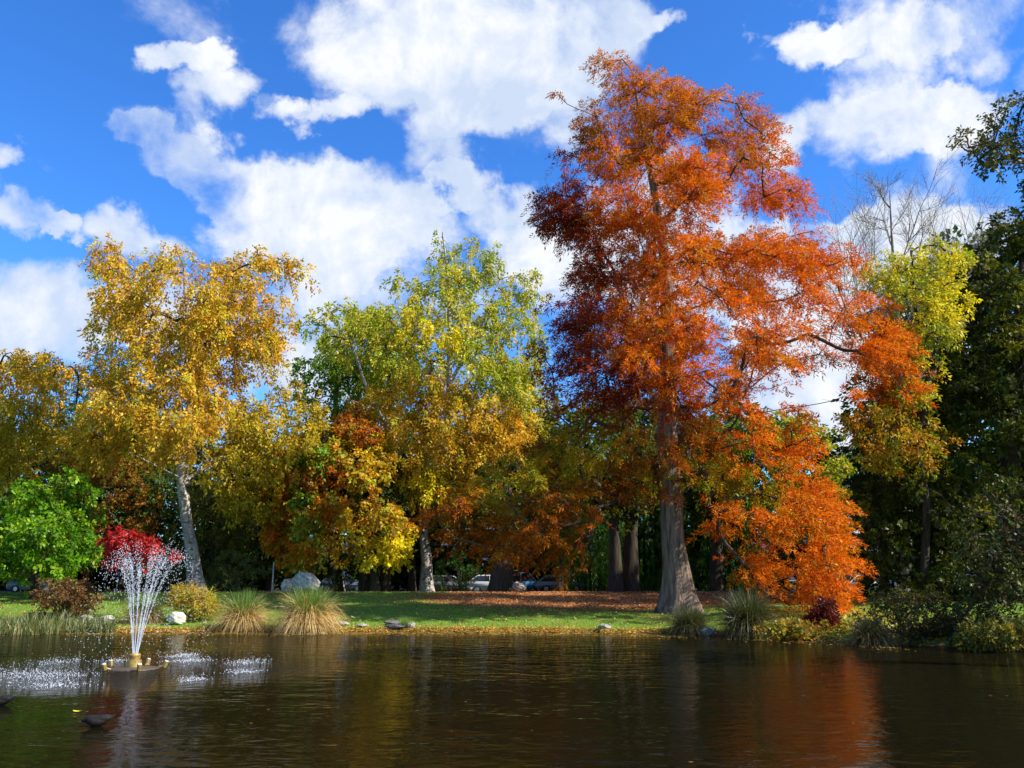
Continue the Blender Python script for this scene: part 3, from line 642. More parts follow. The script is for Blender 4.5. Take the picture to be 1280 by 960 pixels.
for i, (px, Y, top, rot, wd, lab) in enumerate([
    (170, 84, 520, 0.2, 1.2, 'olive yellow tree behind the crimson maple'),
    (262, 68, 600, 1.4, 0.9, 'olive yellow small tree tucked behind the pale birch trunk'),
    (380, 95, 560, 2.5, 1.3, 'olive tree behind the left half of the orange maple'),
    (600, 98, 540, 3.7, 1.4, 'olive tree behind the yellow-green birch'),
    (735, 84, 500, 4.6, 1.3, 'olive tree far behind the twin dark trunks'),
    (1060, 86, 560, 5.5, 1.3, 'olive tree behind the feathery yellow-green tree')]):
    put(pb2, px, Y, top, BH, rot, wd, lab, first=(i == 0), group=G)
for i, (px, Y, top, rot, wd, lab) in enumerate([
    (105, 70, 560, 0.9, 1.1, 'rusty brown tree above the low bright green tree'),
    (-60, 74, 540, 2.0, 1.2, 'rusty tree beyond the left edge')]):
    put(pb3, px, Y, top, BH, rot, wd, lab, first=(i == 0), group=G)
for i, (px, Y, top, rot, lab) in enumerate([
    (108, 88, 418, 0.0, 'dark spruce whose tip shows left of the golden birch'), (48, 95, 470, 1.2, 'dark spruce at far left behind the golden leaves'),
    (152, 92, 480, 2.1, 'dark spruce behind the left limbs of the golden birch'), (335, 82, 530, 3.0, 'dark spruce between the golden birch and the maple'),
    (305, 96, 500, 4.2, 'farther dark spruce right of the golden birch'), (690, 96, 530, 0.7, 'dark spruce beyond the wooden post'),
    (480, 97, 560, 5.0, 'dark spruce behind the maple trunks')]):
    put(pc1, px, Y, top, 22.0, rot, 1.0, lab, first=(i == 0), group='spruces behind the lawn')
for i, (px, Y, top, rot, wd, lab) in enumerate([
    (742, 70, 585, 0.0, .9, 'green weeping tree with hanging sprays left of the dark twin trunks'),
    (892, 72, 560, 2.0, 1.0, 'green weeping tree right of the thick grey trunk'),
    (800, 74, 575, 4.0, .9, 'green weeping tree between the dark twin trunks and the thick grey trunk')]):
    put(pw1, px, Y, top, 14.0, rot, wd, lab, first=(i == 0), group='weeping trees behind the lawn')

# dark bare trunks standing in the shade (their crowns merge with the trees above)
def dark_tree(px, Y, wpx, toppy, label, leanpx=0, fork=True, seed=0):
    base = on_ground(px, Y); root = empty('shaded_tree', base, label, 'tree', 'dark trunks in the shade')
    pth = pxpath([(px, 742, wpx), (px + leanpx * .2, 690, wpx * .85), (px + leanpx * .6, 630, wpx * .7), (px + leanpx, toppy, wpx * .3)], Y, base)
    trunk_mesh('trunk', pth, M_DARKBARK, root, base, sides=12, seed=seed)
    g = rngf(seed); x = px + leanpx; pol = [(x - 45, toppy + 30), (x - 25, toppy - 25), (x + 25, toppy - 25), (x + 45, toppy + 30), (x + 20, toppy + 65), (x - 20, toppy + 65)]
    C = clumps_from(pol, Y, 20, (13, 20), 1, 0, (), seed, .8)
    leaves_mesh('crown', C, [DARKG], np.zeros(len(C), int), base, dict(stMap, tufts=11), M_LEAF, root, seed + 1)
    limbs(C, [pth], root, base, M_TWIG, seed + 2, min_t=.3)
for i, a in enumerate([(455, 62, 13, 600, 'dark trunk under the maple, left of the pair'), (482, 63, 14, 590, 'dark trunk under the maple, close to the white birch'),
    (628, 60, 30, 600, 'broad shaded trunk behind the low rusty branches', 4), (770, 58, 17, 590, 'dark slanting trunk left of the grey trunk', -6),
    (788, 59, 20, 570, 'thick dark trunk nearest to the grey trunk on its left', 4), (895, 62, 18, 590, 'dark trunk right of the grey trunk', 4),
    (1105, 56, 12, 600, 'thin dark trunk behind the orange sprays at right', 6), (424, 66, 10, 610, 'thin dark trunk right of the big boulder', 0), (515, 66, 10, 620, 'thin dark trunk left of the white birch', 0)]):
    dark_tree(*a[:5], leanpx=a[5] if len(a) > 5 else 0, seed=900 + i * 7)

# hill behind everything, distance haze put into its bluish colour
def hill_z(X, Y): return 2 + 95 * np.exp(-((Y - 1500) / 260) ** 2) * (0.75 + 0.25 * np.sin(X * .0031 + 1) + .1 * np.sin(X * .011))
tag(grid_obj('hills', np.linspace(-1900, 1900, 90), np.linspace(900, 2100, 24), plain('hazy_forest_hill', (.035, .055, .09), .95, spec=.05, noise=.5, nscale=.02), hill_z),
    'wooded hill in painted blue haze glimpsed between the trees', kind='structure')

# clipped hedge along the far side of the road
def hedges():
    g = rngf(88); Lh = 25.0; n = 130
    C = np.stack([g.uniform(-Lh / 2, Lh / 2, n), g.uniform(-.9, .9, n), g.uniform(.5, 3.4, n), g.uniform(.6, 1.0, n), np.zeros(n), np.zeros(n)], 1)
    first = empty('hedge', (0, 0, 0), 'x', 'hedge', 'hedges beyond the parked cars')
    leaves_mesh('foliage', C, [DARKG + CONIF], np.zeros(n, int), (0, 0, 0), dict(tufts=14, K=14, L=.4, spread=.3, droop=.1, len=.34, wid=.28, flat=.9, outw=0, upn=.3, outn=.8), M_LEAF, first, 5)
    segs_mesh('stems', np.array([(x, 0, -.1) for x in np.arange(-12, 12.1, 1.5)]), np.array([(x, 0, 2.2) for x in np.arange(-12, 12.1, 1.5)]), .08, .05, M_TWIG, first, 5)
    for i, (x, lab) in enumerate([(-50, 'dark hedge beyond the cars at the far left'), (-26, 'dark hedge beyond the cars behind the big golden birch'), (-2, 'dark hedge beyond the cars behind the white birch and the post'),
                                  (22, 'dark hedge beyond the cars behind the thick grey trunk'), (46, 'dark hedge beyond the cars behind the right hand evergreen')]):
        put(first, 640, 93, label=lab, first=(i == 0)).location = (x, 93 + .6 * (i % 2), gz(x, 93))
hedges()

# undergrowth
def bush(name, label, cat, poly, D, base_px, n, r, pal, st, seed, mat=M_LEAF, depth=.9):
    C = clumps_from(poly, D, n, r, depth, 0, (), seed, .75); base = on_ground(base_px, D); root = empty(name, base, label, cat)
    for c in C: c[2] = max(c[2], gz(c[0], c[1]) + .1)
    ob, tp, out, ci, L = leaves_mesh('foliage', C, [pal], np.zeros(len(C), int), base, st, mat, root, seed)
    k = min(len(C), 30); A = np.repeat((base + np.array([0, 0, -.1]))[None], len(C), 0) + rngf(seed).normal(size=(len(C), 3)) * [.15, .15, 0]
    segs_mesh('stems', A - base, C[:, :3] - base, .03, .012, M_TWIG, root, 4)
    twigs(C, tp, out, ci, L, root, base, M_TWIG, .3, .008, seed); return root
sb = dict(tufts=12, K=14, L=.25, spread=.15, droop=.1, len=.12, wid=.07, flat=.8, up=.3, outw=.3, upn=.2, hang=0)
bush('brown_shrub', 'rounded reddish brown shrub at the water edge left of the fountain', 'shrub', [(38,770),(40,748),(58,728),(85,722),(112,732),(124,752),(112,772)], 41.5, 80, 36, (7, 12), [(.16, .07, .025), (.10, .045, .02), (.26, .13, .05), (.2, .15, .03)], sb, 1300)
bush('yellow_shrub', 'yellow-green spiky shrub between the pale boulder and the tussocks', 'shrub', [(212,744),(225,738),(258,742),(272,760),(262,780),(240,778),(218,760)], 41.5, 245, 28, (6, 9), [(.50, .36, .03), (.42, .38, .03), (.55, .30, .04), (.2, .24, .02)], dict(sb, up=.8, len=.2, wid=.035, L=.4), 1310)
bush('low_shrub', 'low dark shrub on the lawn edge right of the big birch trunk', 'shrub', [(255,735),(262,700),(285,690),(330,700),(335,738)], 61, 295, 26, (7, 12), [(.09, .14, .03), (.14, .18, .04), (.2, .19, .05)], dict(sb, K=12), 1320)
bush('low_shrub', 'green shrub on the lawn edge left of the big birch trunk', 'shrub', [(182,738),(178,700),(200,680),(232,690),(236,738)], 62, 208, 26, (7, 12), [(.07, .13, .02), (.12, .2, .03)], dict(sb, K=12), 1330)
bush('low_shrub', 'low green shrub right of the white birch trunk', 'shrub', [(545,740),(548,705),(575,690),(600,712),(605,740)], 63, 575, 20, (7, 12), [(.06, .13, .02), (.1, .19, .03)], dict(sb, K=12), 1340)
bush('low_shrub', 'dark green shrub under the maple behind the boulder', 'shrub', [(388,740),(395,700),(430,690),(455,712),(458,740)], 64, 420, 22, (7, 12), [(.05, .10, .015), (.09, .15, .02)], dict(sb, K=12), 1350)
bush('low_shrub', 'bright green shrub seen under the orange sprays', 'shrub', [(925,742),(930,712),(950,700),(968,716),(970,742)], 52, 948, 16, (6, 10), [(.14, .3, .02), (.2, .36, .03)], dict(sb, K=12), 1360)
bush('red_shrub', 'dark red shrub on the sunlit edge below the orange sprays', 'shrub', [(1012,790),(1012,768),(1024,750),(1040,756),(1046,774),(1040,792)], 35.0, 1030, 26, (6, 9), [(.12, .018, .012), (.18, .03, .015), (.07, .012, .01)], sb, 1370)
bush('bank_shrub', 'dark straggly shrub hanging over the water at right', 'shrub', [(1075,800),(1072,765),(1100,742),(1160,738),(1210,752),(1215,795),(1150,812)], 32.5, 1145, 46, (9, 16), [(.035, .05, .012), (.06, .06, .015), (.12, .09, .02)], sb, 1380)
bush('bank_shrub', 'low shrub of green and yellow leaves at the foot of the right bank', 'shrub', [(1195,815),(1200,780),(1250,770),(1320,775),(1330,820)], 29.2, 1255, 40, (9, 14), [(.08, .11, .015), (.3, .24, .02), (.05, .06, .015)], sb, 1390)
bush('bank_shrub', 'low mixed undergrowth on the shore beneath the orange sprays', 'shrub', [(940,800),(945,785),(985,778),(1060,782),(1075,806),(1000,810)], 33.8, 1000, 34, (6, 10), [(.4, .32, .02), (.2, .2, .02), (.3, .12, .02), (.1, .12, .02)], sb, 1400)

# ------------------------------------------------------------------ tussocks and reeds
def blades(name, base, n, L, rad, lean, curl, wid, pal, mat, parent, seed, segs=5, maxdown=0.0):
    g = rngf(seed); a = g.uniform(0, 2 * math.pi, n); r = rad * np.sqrt(g.random(n)); p = np.stack([np.cos(a) * r, np.sin(a) * r, np.zeros(n)], 1)
    a2 = a + g.normal(size=n) * .85; le = g.uniform(*lean, n); d = np.stack([np.cos(a2) * np.sin(le), np.sin(a2) * np.sin(le), np.cos(le)], 1)
    Ln = L * g.uniform(.4, 1.15, n); cu = g.uniform(*curl, n); w0 = wid * g.uniform(.7, 1.3, n)
    side = unit(np.cross(d, g.normal(size=(n, 3)))); pts = []; q = p.copy()
    for k in range(segs + 1):
        t = k / segs; ww = w0 * (1 - t * .85); pts.append(q - side * ww[:, None] * .5); pts.append(q + side * ww[:, None] * .5)
        q = q + d * (Ln / segs)[:, None]; d = unit(d + np.array([0, 0, -1.]) * (cu / segs)[:, None]); q[:, 2] = np.maximum(q[:, 2], maxdown + 0.02)
    V = np.stack(pts, 1); m = V.shape[1]; V = V.reshape(-1, 3); b = np.arange(n)[:, None] * m
    Q = np.concatenate([np.concatenate([b + 2 * k, b + 2 * k + 1, b + 2 * k + 3, b + 2 * k + 2], 1) for k in range(segs)])
    pal = np.array(pal); c = pal[g.integers(0, len(pal), n)] * g.uniform(.75, 1.2, (n, 1)); col = np.tile(c, (segs, 1))
    return mesh_np(name, V, Q, mat, parent, np.clip(col, 0, .9))
STRAW = [(.55, .38, .13), (.62, .45, .17), (.45, .29, .09), (.66, .50, .22)]
GRN = [(.13, .24, .03), (.20, .30, .04), (.09, .17, .025)]
def tussock(px, py, s, label, straw=STRAW, green=GRN, n=1500, gr=1.0, seed=0, dry=True):
    p = ghit(px, py); root = empty('tussock', p, label, 'tussock', 'grass tussocks along the bank')
    if dry: blades('dry_blades', p, n, 1.75 * s, .28 * s, (.15, .95), (1.9, 3.4), .03 * s, straw, M_BLADE, root, seed, maxdown=-.25)
    blades('green_blades', p, int(n * .8 * gr), 1.42 * s, .26 * s, (.02, .62), (.1, .9), .024 * s, green, M_BLADE, root, seed + 1)
    return root
tussock(303, 784, 1.08, 'straw-skirted green tussock, the smaller one beside the yellow shrub', seed=1)
tussock(384, 786, 1.2, 'largest straw-skirted green tussock, in front of the boulder', n=2300, seed=2)
tussock(180, 778, .9, 'tall green tussock right behind the fountain jets', straw=[(.3, .2, .08), (.25, .2, .06)], seed=3, gr=1.6)
tussock(862, 793, .85, 'dark green tussock at the foot of the thick grey trunk', straw=[(.07, .07, .02)], green=[(.05, .07, .015), (.08, .09, .02)], seed=4)
tussock(936, 792, 1.15, 'dark arching tussock on the shore right of the grey trunk', straw=[(.09, .08, .02), (.05, .05, .015)], green=[(.04, .06, .012), (.06, .08, .015)], seed=5)
tussock(1090, 808, .7, 'dull brown tussock overhanging the water at right', straw=[(.16, .12, .04), (.09, .07, .02)], green=[(.05, .06, .015)], seed=6)
tussock(505, 786, .38, 'small green tussock next to the dark slate rocks', n=500, seed=7, dry=False)
tussock(1240, 815, .9, 'dark tussock at the right edge under the shrub', straw=[(.06, .05, .02)], green=[(.04, .05, .015)], seed=8)
tussock(240, 742, .55, 'thin upright tussock at the foot of the pale birch trunk', n=500, seed=9, dry=False)

# reeds at the left water's edge
g = rngf(31); root_pts = []
def reed_bed():
    n = 5200; x = g.uniform(-34, -17.2, n); y = shore(x) + g.uniform(-1.3, 1.2, n) * np.clip((-17 - x) / 3, .2, 1); z = np.maximum(ground_z(x, y), -.05)
    h = g.uniform(.25, .75, n); d = np.stack([g.normal(size=n) * .18, g.normal(size=n) * .18, np.ones(n)], 1) * h[:, None]
    b = np.stack([x, y, z], 1); s = np.stack([np.full(n, .012), g.normal(size=n) * .01, np.zeros(n)], 1)
    mid = b + d * .55; tip = b + d * [1.6, 1.6, 1.0]
    V = np.stack([b - s, b + s, mid + s * .8, mid - s * .8, mid - s * .8, mid + s * .8, tip + s * .1, tip - s * .1], 1).reshape(-1, 3)
    i = np.arange(n)[:, None] * 8; Q = np.concatenate([i + np.arange(4), i + np.arange(4, 8)]); c = np.array([(.13, .16, .03), (.22, .20, .05), (.08, .12, .02)])[g.integers(0, 3, n)]
    tag(mesh_np('reeds', V, Q, M_BLADE, None, np.tile(c, (2, 1))), 'short reeds standing in the shallows at the left shore', 'reeds', kind='stuff')
reed_bed()

# grass blades and fallen leaves on the bank
def lawn_grass():
    n = 130000; x = g.uniform(-32, 32, n); y = g.uniform(27, 59.5, n); s = y - shore(x); k = (s > 0.1) & (np.abs(x) < y * .63)
    x = x[k]; y = y[k]; n = len(x); z = ground_z(x, y); h = g.uniform(.04, .11, n) * (1 + 1.2 * np.exp(-(y - shore(x)) / .8))
    a = g.uniform(0, 3.14, n); s = np.stack([np.cos(a), np.sin(a), np.zeros(n)], 1) * .014; b = np.stack([x, y, z - .01], 1)
    t = b + np.stack([g.normal(size=n) * .03, g.normal(size=n) * .03, h], 1)
    V = np.stack([b - s, b + s, t], 1).reshape(-1, 3); c = np.array([(.15, .28, .025), (.22, .35, .04), (.09, .18, .02), (.28, .32, .06)])[g.integers(0, 4, n)]
    q = ((x - 5.5) / 11) ** 2 + ((y - 54.5) / 8.5) ** 2 < .9; keep = ~(q & (g.random(n) < .85))
    tag(mesh_np('grass', V.reshape(-1, 3, 3)[keep].reshape(-1, 3), np.arange(keep.sum() * 3).reshape(-1, 3), M_BLADE, None, c[keep], k=3), 'short green grass of the bank', 'grass', kind='stuff')
lawn_grass()
def flat_leaves(name, x, y, z, size, pal, label, tilt=.4, seed=0):
    g = rngf(seed); n = len(x); a = g.uniform(0, 6.28, n); s = size * g.uniform(.6, 1.3, n)
    u = np.stack([np.cos(a), np.sin(a), g.normal(size=n) * tilt], 1); v = np.stack([-np.sin(a), np.cos(a), g.normal(size=n) * tilt], 1) * .7
    b = np.stack([x, y, z], 1); s = s[:, None]
    V = np.stack([b - u * s * .5, b + v * s * .5, b + u * s * .5, b - v * s * .5], 1).reshape(-1, 3)
    c = np.array(pal)[g.integers(0, len(pal), n)] * g.uniform(.75, 1.2, (n, 1))
    return tag(mesh_np(name, V, np.arange(4 * n).reshape(n, 4), M_BLADE, None, np.clip(c, 0, .9)), label, 'leaves', kind='stuff')
LITTER = [(.5, .2, .06), (.42, .12, .04), (.6, .34, .12), (.34, .10, .03), (.62, .42, .2)]
n = 26000; x = g.normal(5.5, 7, n); y = g.uniform(44, 58.5, n); k = (((x - 5.5) / 12) ** 2 + ((y - 54.5) / 9) ** 2 + g.normal(size=n) * .15 < 1.05); x, y = x[k], y[k]
n2 = 6500; x2 = g.uniform(-30, 20, n2); y2 = g.uniform(38, 58.5, n2); k = y2 > shore(x2) + .2; x = np.concatenate([x, x2[k]]); y = np.concatenate([y, y2[k]])
flat_leaves('fallen_leaves', x, y, ground_z(x, y) + .05, .10, LITTER, 'orange and tan fallen leaves scattered over the bank', seed=5)
n = 9000; x = g.uniform(-22, 12, n); y = shore(x) + np.abs(g.normal(size=n)) * .35 + .02; 
flat_leaves('shore_leaves', x, y, ground_z(x, y) + .03, .11, [(.55, .36, .05), (.5, .26, .06), (.62, .46, .08), (.4, .2, .05)], 'yellow leaves washed up along the shore', seed=6)
n = 5200; x = g.uniform(-21, 13, n); y = shore(x) - np.abs(g.normal(size=n)) * 0.9
flat_leaves('floating_leaves', x, y, x * 0 + .012, .10, [(.52, .36, .05), (.42, .22, .05), (.58, .44, .08), (.25, .16, .04)], 'yellow leaves floating in the shallows along the shore', tilt=.05, seed=7)
n = 70; x = g.uniform(-14, 16, n); y = g.uniform(11, 34, n); k = y < shore(x) - 1
flat_leaves('drifting_leaves', x[k], y[k], x[k] * 0 + .012, .07, [(.3, .2, .04), (.2, .12, .04)], 'few brown leaves drifting on the open water', tilt=.05, seed=8)
n = 2600; x = g.uniform(11.5, 17, n); y = g.uniform(31, 44, n); k = y > shore(x) + .1  # bright yellow scatter stands in for sunlight on the grass here
flat_leaves('sunlit_patch_flecks', x[k], y[k], ground_z(x[k], y[k]) + .05, .12, [(.7, .5, .05), (.6, .42, .04), (.5, .3, .04)], 'bright yellow flecks painting a sunlit grass patch below the orange sprays', seed=9)
def single_leaf(px, py, s, c, label):
    p = wpt(px, py); bm = bmesh.new(); k = 14
    vs = [bm.verts.new((math.cos(a) * s * (1 - .15 * math.cos(2 * a)), math.sin(a) * s * .45 * (1 + .1 * math.sin(3 * a)), .01 + .02 * abs(math.cos(a)))) for a in np.linspace(0, 2 * math.pi, k, endpoint=False)]
    bm.faces.new(vs); o = bm_obj('leaf', bm, plain('yellow_leaf', c, .5), loc=p); tag(o, label, 'leaf')
single_leaf(97, 890, .095, (.65, .55, .03), 'single yellow leaf floating left of the duck')

# ------------------------------------------------------------------ rocks
M_PALE = plain('pale_rock', (.42, .41, .33), .9, spec=.2, noise=.5, nscale=5, bump=.8)
M_SLATE = plain('slate_rock', (.11, .105, .10), .8, spec=.3, noise=.4, nscale=7, bump=.7)
M_GREYR = plain('grey_rock', (.26, .25, .21), .9, spec=.2, noise=.4, nscale=6, bump=.8)
def rock(px, py, w_, h_, d_, mat, label, seed, sink=.12, peak=False, Y=None, name='rock', cat='rock', rot=0):
    g = rngf(seed); p = on_ground(px, Y) if Y else ghit(px, py); bm = bmesh.new(); bmesh.ops.create_icosphere(bm, subdivisions=4, radius=1)
    pl = [(unit(g.normal(size=3)), g.uniform(.62, .9)) for _ in range(11)]; ph = g.uniform(0, 6, 6)
    for v in bm.verts:
        q = np.array(v.co)
        for nrm, dd in pl:
            e = q @ nrm - dd
            if e > 0: q = q - nrm * e * .92
        q = q * (1 + .04 * math.sin(q[0] * 7 + ph[0]) * math.sin(q[1] * 6 + ph[1]) + .025 * math.sin(q[2] * 15 + ph[2] + q[0] * 9))
        if peak: q[0] *= 1 - .42 * max(q[2], 0); q[0] -= .1 * q[2]
        v.co = (q[0] * w_ / 2, q[1] * d_ / 2, (q[2] * .5 + .5) * h_ * 1.12 - sink * h_)
    o = bm_obj(name, bm, mat, smooth=False, loc=p); o.rotation_euler = (0, 0, rot); return tag(o, label, cat)
rock(381, 742, 2.1, 1.45, 1.3, M_PALE, 'big pale peaked boulder standing behind the largest tussock', 1, peak=True, Y=57.2, name='boulder', cat='boulder')
rock(361, 742, 1.1, .95, 1.0, M_PALE, 'lower pale boulder leaning at the left of the peaked boulder', 2, Y=58.2, name='boulder', cat='boulder')
rock(221, 781, .85, .62, .7, M_PALE, 'squarish pale rock at the water edge right of the fountain jets', 3)
rock(131, 780, .95, .42, .6, M_PALE, 'flat pale rock at the water edge just left of the fountain jets', 4)
rock(107, 779, .72, .36, .5, M_GREYR, 'smaller grey rock on the left of the flat pale rock', 5)
rock(88, 780, .6, .28, .45, M_GREYR, 'lowest grey rock beneath the brown shrub', 6)
rock(424, 783, .9, .24, .5, M_GREYR, 'low grey rock at the right side of the largest tussock', 7)
rock(452, 785, .5, .2, .4, M_GREYR, 'small half-buried grey rock between the tussock and the slate rocks', 8)
rock(490, 781, .85, .22, .5, M_SLATE, 'upper dark slate slab lying at the water edge', 9)
rock(494, 787, 1.0, .2, .6, M_SLATE, 'lower dark slate slab touching the water', 10)
rock(514, 785, .4, .28, .35, M_GREYR, 'small grey stone beside the slate slabs', 11)
rock(886, 795, .75, .35, .6, M_GREYR, 'grey stone on the shore right of the thick trunk', 12)
rock(756, 787, .6, .26, .5, M_GREYR, 'shaded stone on the grassy shore left of the thick trunk', 13)
rock(650, 742, 1.1, .75, .8, M_GREYR, 'mossy rounded boulder beside the broad shaded trunk', 14, Y=58.6, name='boulder', cat='boulder')

# ------------------------------------------------------------------ post and pole
def cyl(bm, a, b, r0, r1, n=14):
    a = Vector(a); b = Vector(b); d = (b - a); q = d.to_track_quat('Z', 'Y'); R0 = []; R1 = []
    for k in range(n):
        t = 2 * math.pi * k / n; o = Vector((math.cos(t), math.sin(t), 0))
        R0.append(bm.verts.new(a + q @ (o * r0))); R1.append(bm.verts.new(b + q @ (o * r1)))
    for k in range(n): bm.faces.new((R0[k], R0[(k + 1) % n], R1[(k + 1) % n], R1[k]))
    bm.faces.new(R1); bm.faces.new(R0[::-1])
M_WHITE = plain('white_paint', (.8, .8, .78), .5)
p = on_ground(340, 62); t = empty('marker_pole', p, 'thin white pole standing behind the lawn under the maple', 'pole')
bm = bmesh.new(); cyl(bm, (0, 0, -.2), (0, 0, 2.1), .05, .045); bm_obj('pole', bm, M_WHITE, t, True)
bm = bmesh.new(); cyl(bm, (0, 0, 2.1), (0, 0, 2.16), .06, .03); bm_obj('cap', bm, M_WHITE, t)
p = on_ground(702, 60); t = empty('wooden_post', p, 'pale wooden post standing behind the shaded lawn', 'post')
bm = bmesh.new(); cyl(bm, (0, 0, -.2), (0, 0, 1.45), .17, .155, 16); bm_obj('shaft', bm, plain('post_wood', (.4, .33, .24), .9, noise=.3, nscale=6, bump=.4), t, True)
bm = bmesh.new(); cyl(bm, (0, 0, 1.45), (0, 0, 1.5), .15, .10, 16); bm_obj('chamfer', bm, plain('post_end', (.5, .42, .3), .9, noise=.3), t)

# ------------------------------------------------------------------ road and parked cars
road_mat = plain('asphalt', (.05, .05, .052), .9, noise=.3, nscale=3, bump=.3)
def strip(name, y0, y1, dz, mat, label):
    X = np.array([-120., 120]); Y = np.array([y0, y1]); o = grid_obj(name, X, Y, mat, lambda a, b: a * 0 + 1.19 + dz); return tag(o, label, kind='structure')
strip('road', 74, 88, .012, road_mat, 'road behind the trees')
M_GLASS = plain('car_glass', (.02, .025, .03), .08, spec=.8); M_TYRE = plain('tyre', (.02, .02, .02), .85); M_RIM = plain('rim', (.5, .5, .52), .3, metal=1)
M_LAMP = plain('lamp_lens', (.75, .78, .8), .1, spec=.8); M_TAIL = plain('tail_lens', (.45, .01, .01), .2)
def loft_x(bm, prof, w_b, w_t, zb, zt):
    """side profile (x,z) lofted across the width, narrowing with height"""
    L = []; Rr = []
    for x, z in prof:
        f = np.clip((z - zb) / (zt - zb), 0, 1); w_ = w_b + (w_t - w_b) * f
        L.append(bm.verts.new((x, -w_ / 2, z))); Rr.append(bm.verts.new((x, w_ / 2, z)))
    n = len(prof)
    for k in range(n): bm.faces.new((L[k], L[(k + 1) % n], Rr[(k + 1) % n], Rr[k]))
    bm.faces.new(L[::-1]); bm.faces.new(Rr)
def car(px, Y, col, rot, label, van=False):
    p = on_ground(px, Y); p[2] = 1.2; t = empty('parked_car', p, label, 'car', 'cars parked along the road'); t.rotation_euler = (0, 0, rot)
    paint = plain('car_paint', col, .25, spec=.6)
    bm = bmesh.new(); top = [(-2.1, .95), (-2.2, .6), (-2.15, .32), (-1.75, .25), (-1.7, .45), (-1.5, .62), (-1.2, .62), (-1.0, .45), (-.95, .25), (.95, .25), (1.0, .45), (1.2, .62), (1.5, .62), (1.7, .45), (1.75, .25), (2.1, .3), (2.18, .55), (2.05, .78), (1.2, .92)]
    loft_x(bm, top[::-1], 1.76, 1.66, .3, .95); bmesh.ops.bevel(bm, geom=bm.edges[:], offset=.03, segments=2, affect='EDGES', clamp_overlap=True); body = bm_obj('body', bm, paint, t, True)
    rz = 1.75 if van else 1.42
    bm = bmesh.new(); cab = [(1.15, .93), (.35, rz - .04), (-1.25 if not van else -1.9, rz - .04), (-1.95 if not van else -2.1, .95)]
    loft_x(bm, cab, 1.6, 1.25, .93, rz); bm_obj('window', bm, M_GLASS, t)
    bm = bmesh.new(); loft_x(bm, [(.42, rz - .05), (.3, rz + .02), (-1.2 if not van else -1.85, rz + .02), (-1.32 if not van else -1.95, rz - .05)], 1.34, 1.2, rz - .05, rz + .02); bm_obj('roof', bm, paint, t)
    for x0, x1 in ((1.15, .38), (-.35, -.38), (-1.95 if not van else -2.1, -1.28 if not van else -1.92)):
        for s in (-1, 1):
            bm = bmesh.new(); cyl(bm, (x0, s * .80, .93), (x1, s * .635, rz - .02), .04, .035, 6); bm_obj('pillar', bm, paint, t)
    for x in (-1.35, 1.35):
        for s in (-1, 1):
            bm = bmesh.new(); cyl(bm, (x, s * .66, .32), (x, s * .87, .32), .32, .31, 20); wl = bm_obj('wheel', bm, M_TYRE, t)
            bm = bmesh.new(); cyl(bm, (x, s * .86, .32), (x, s * .885, .32), .2, .18, 14); bm_obj('rim', bm, M_RIM, wl)
    for s in (-1, 1):
        bm = bmesh.new(); bmesh.ops.create_icosphere(bm, subdivisions=2, radius=.14); [setattr(v, 'co', Vector((2.06 + v.co.x * .6, s * .62 + v.co.y * 1.2, .66 + v.co.z * .6))) for v in bm.verts]; bm_obj('headlight', bm, M_LAMP, t, True)
        bm = bmesh.new(); bmesh.ops.create_icosphere(bm, subdivisions=2, radius=.14); [setattr(v, 'co', Vector((-2.12 + v.co.x * .5, s * .68 + v.co.y * .9, .74 + v.co.z * .8))) for v in bm.verts]; bm_obj('tail_light', bm, M_TAIL, t, True)
    return t
car(430, 80, (.06, .08, .14), .05, 'dark blue car glimpsed between the maple trunks')
car(618, 68, (.75, .76, .78), .0, 'white car just left of the broad shaded trunk')
car(655, 83, (.06, .2, .5), .05, 'blue car behind the broad shaded trunk', True)
car(700, 78, (.22, .23, .26), .1, 'grey car behind the wooden post')
car(560, 76, (.12, .13, .14), .0, 'dark grey car right of the white birch trunk')
car(45, 76, (.3, .31, .33), .0, 'grey car at far left behind the low green tree')
car(1090, 64, (.7, .7, .7), .1, 'white car seen through the leaves right of the orange sprays')
car(1135, 66, (.45, .04, .03), .0, 'red car seen through the dark leaves at right')
car(1045, 70, (.62, .64, .66), .05, 'pale car low behind the orange sprays')
car(1225, 62, (.72, .72, .72), .2, 'white car near the right edge behind the shrub')

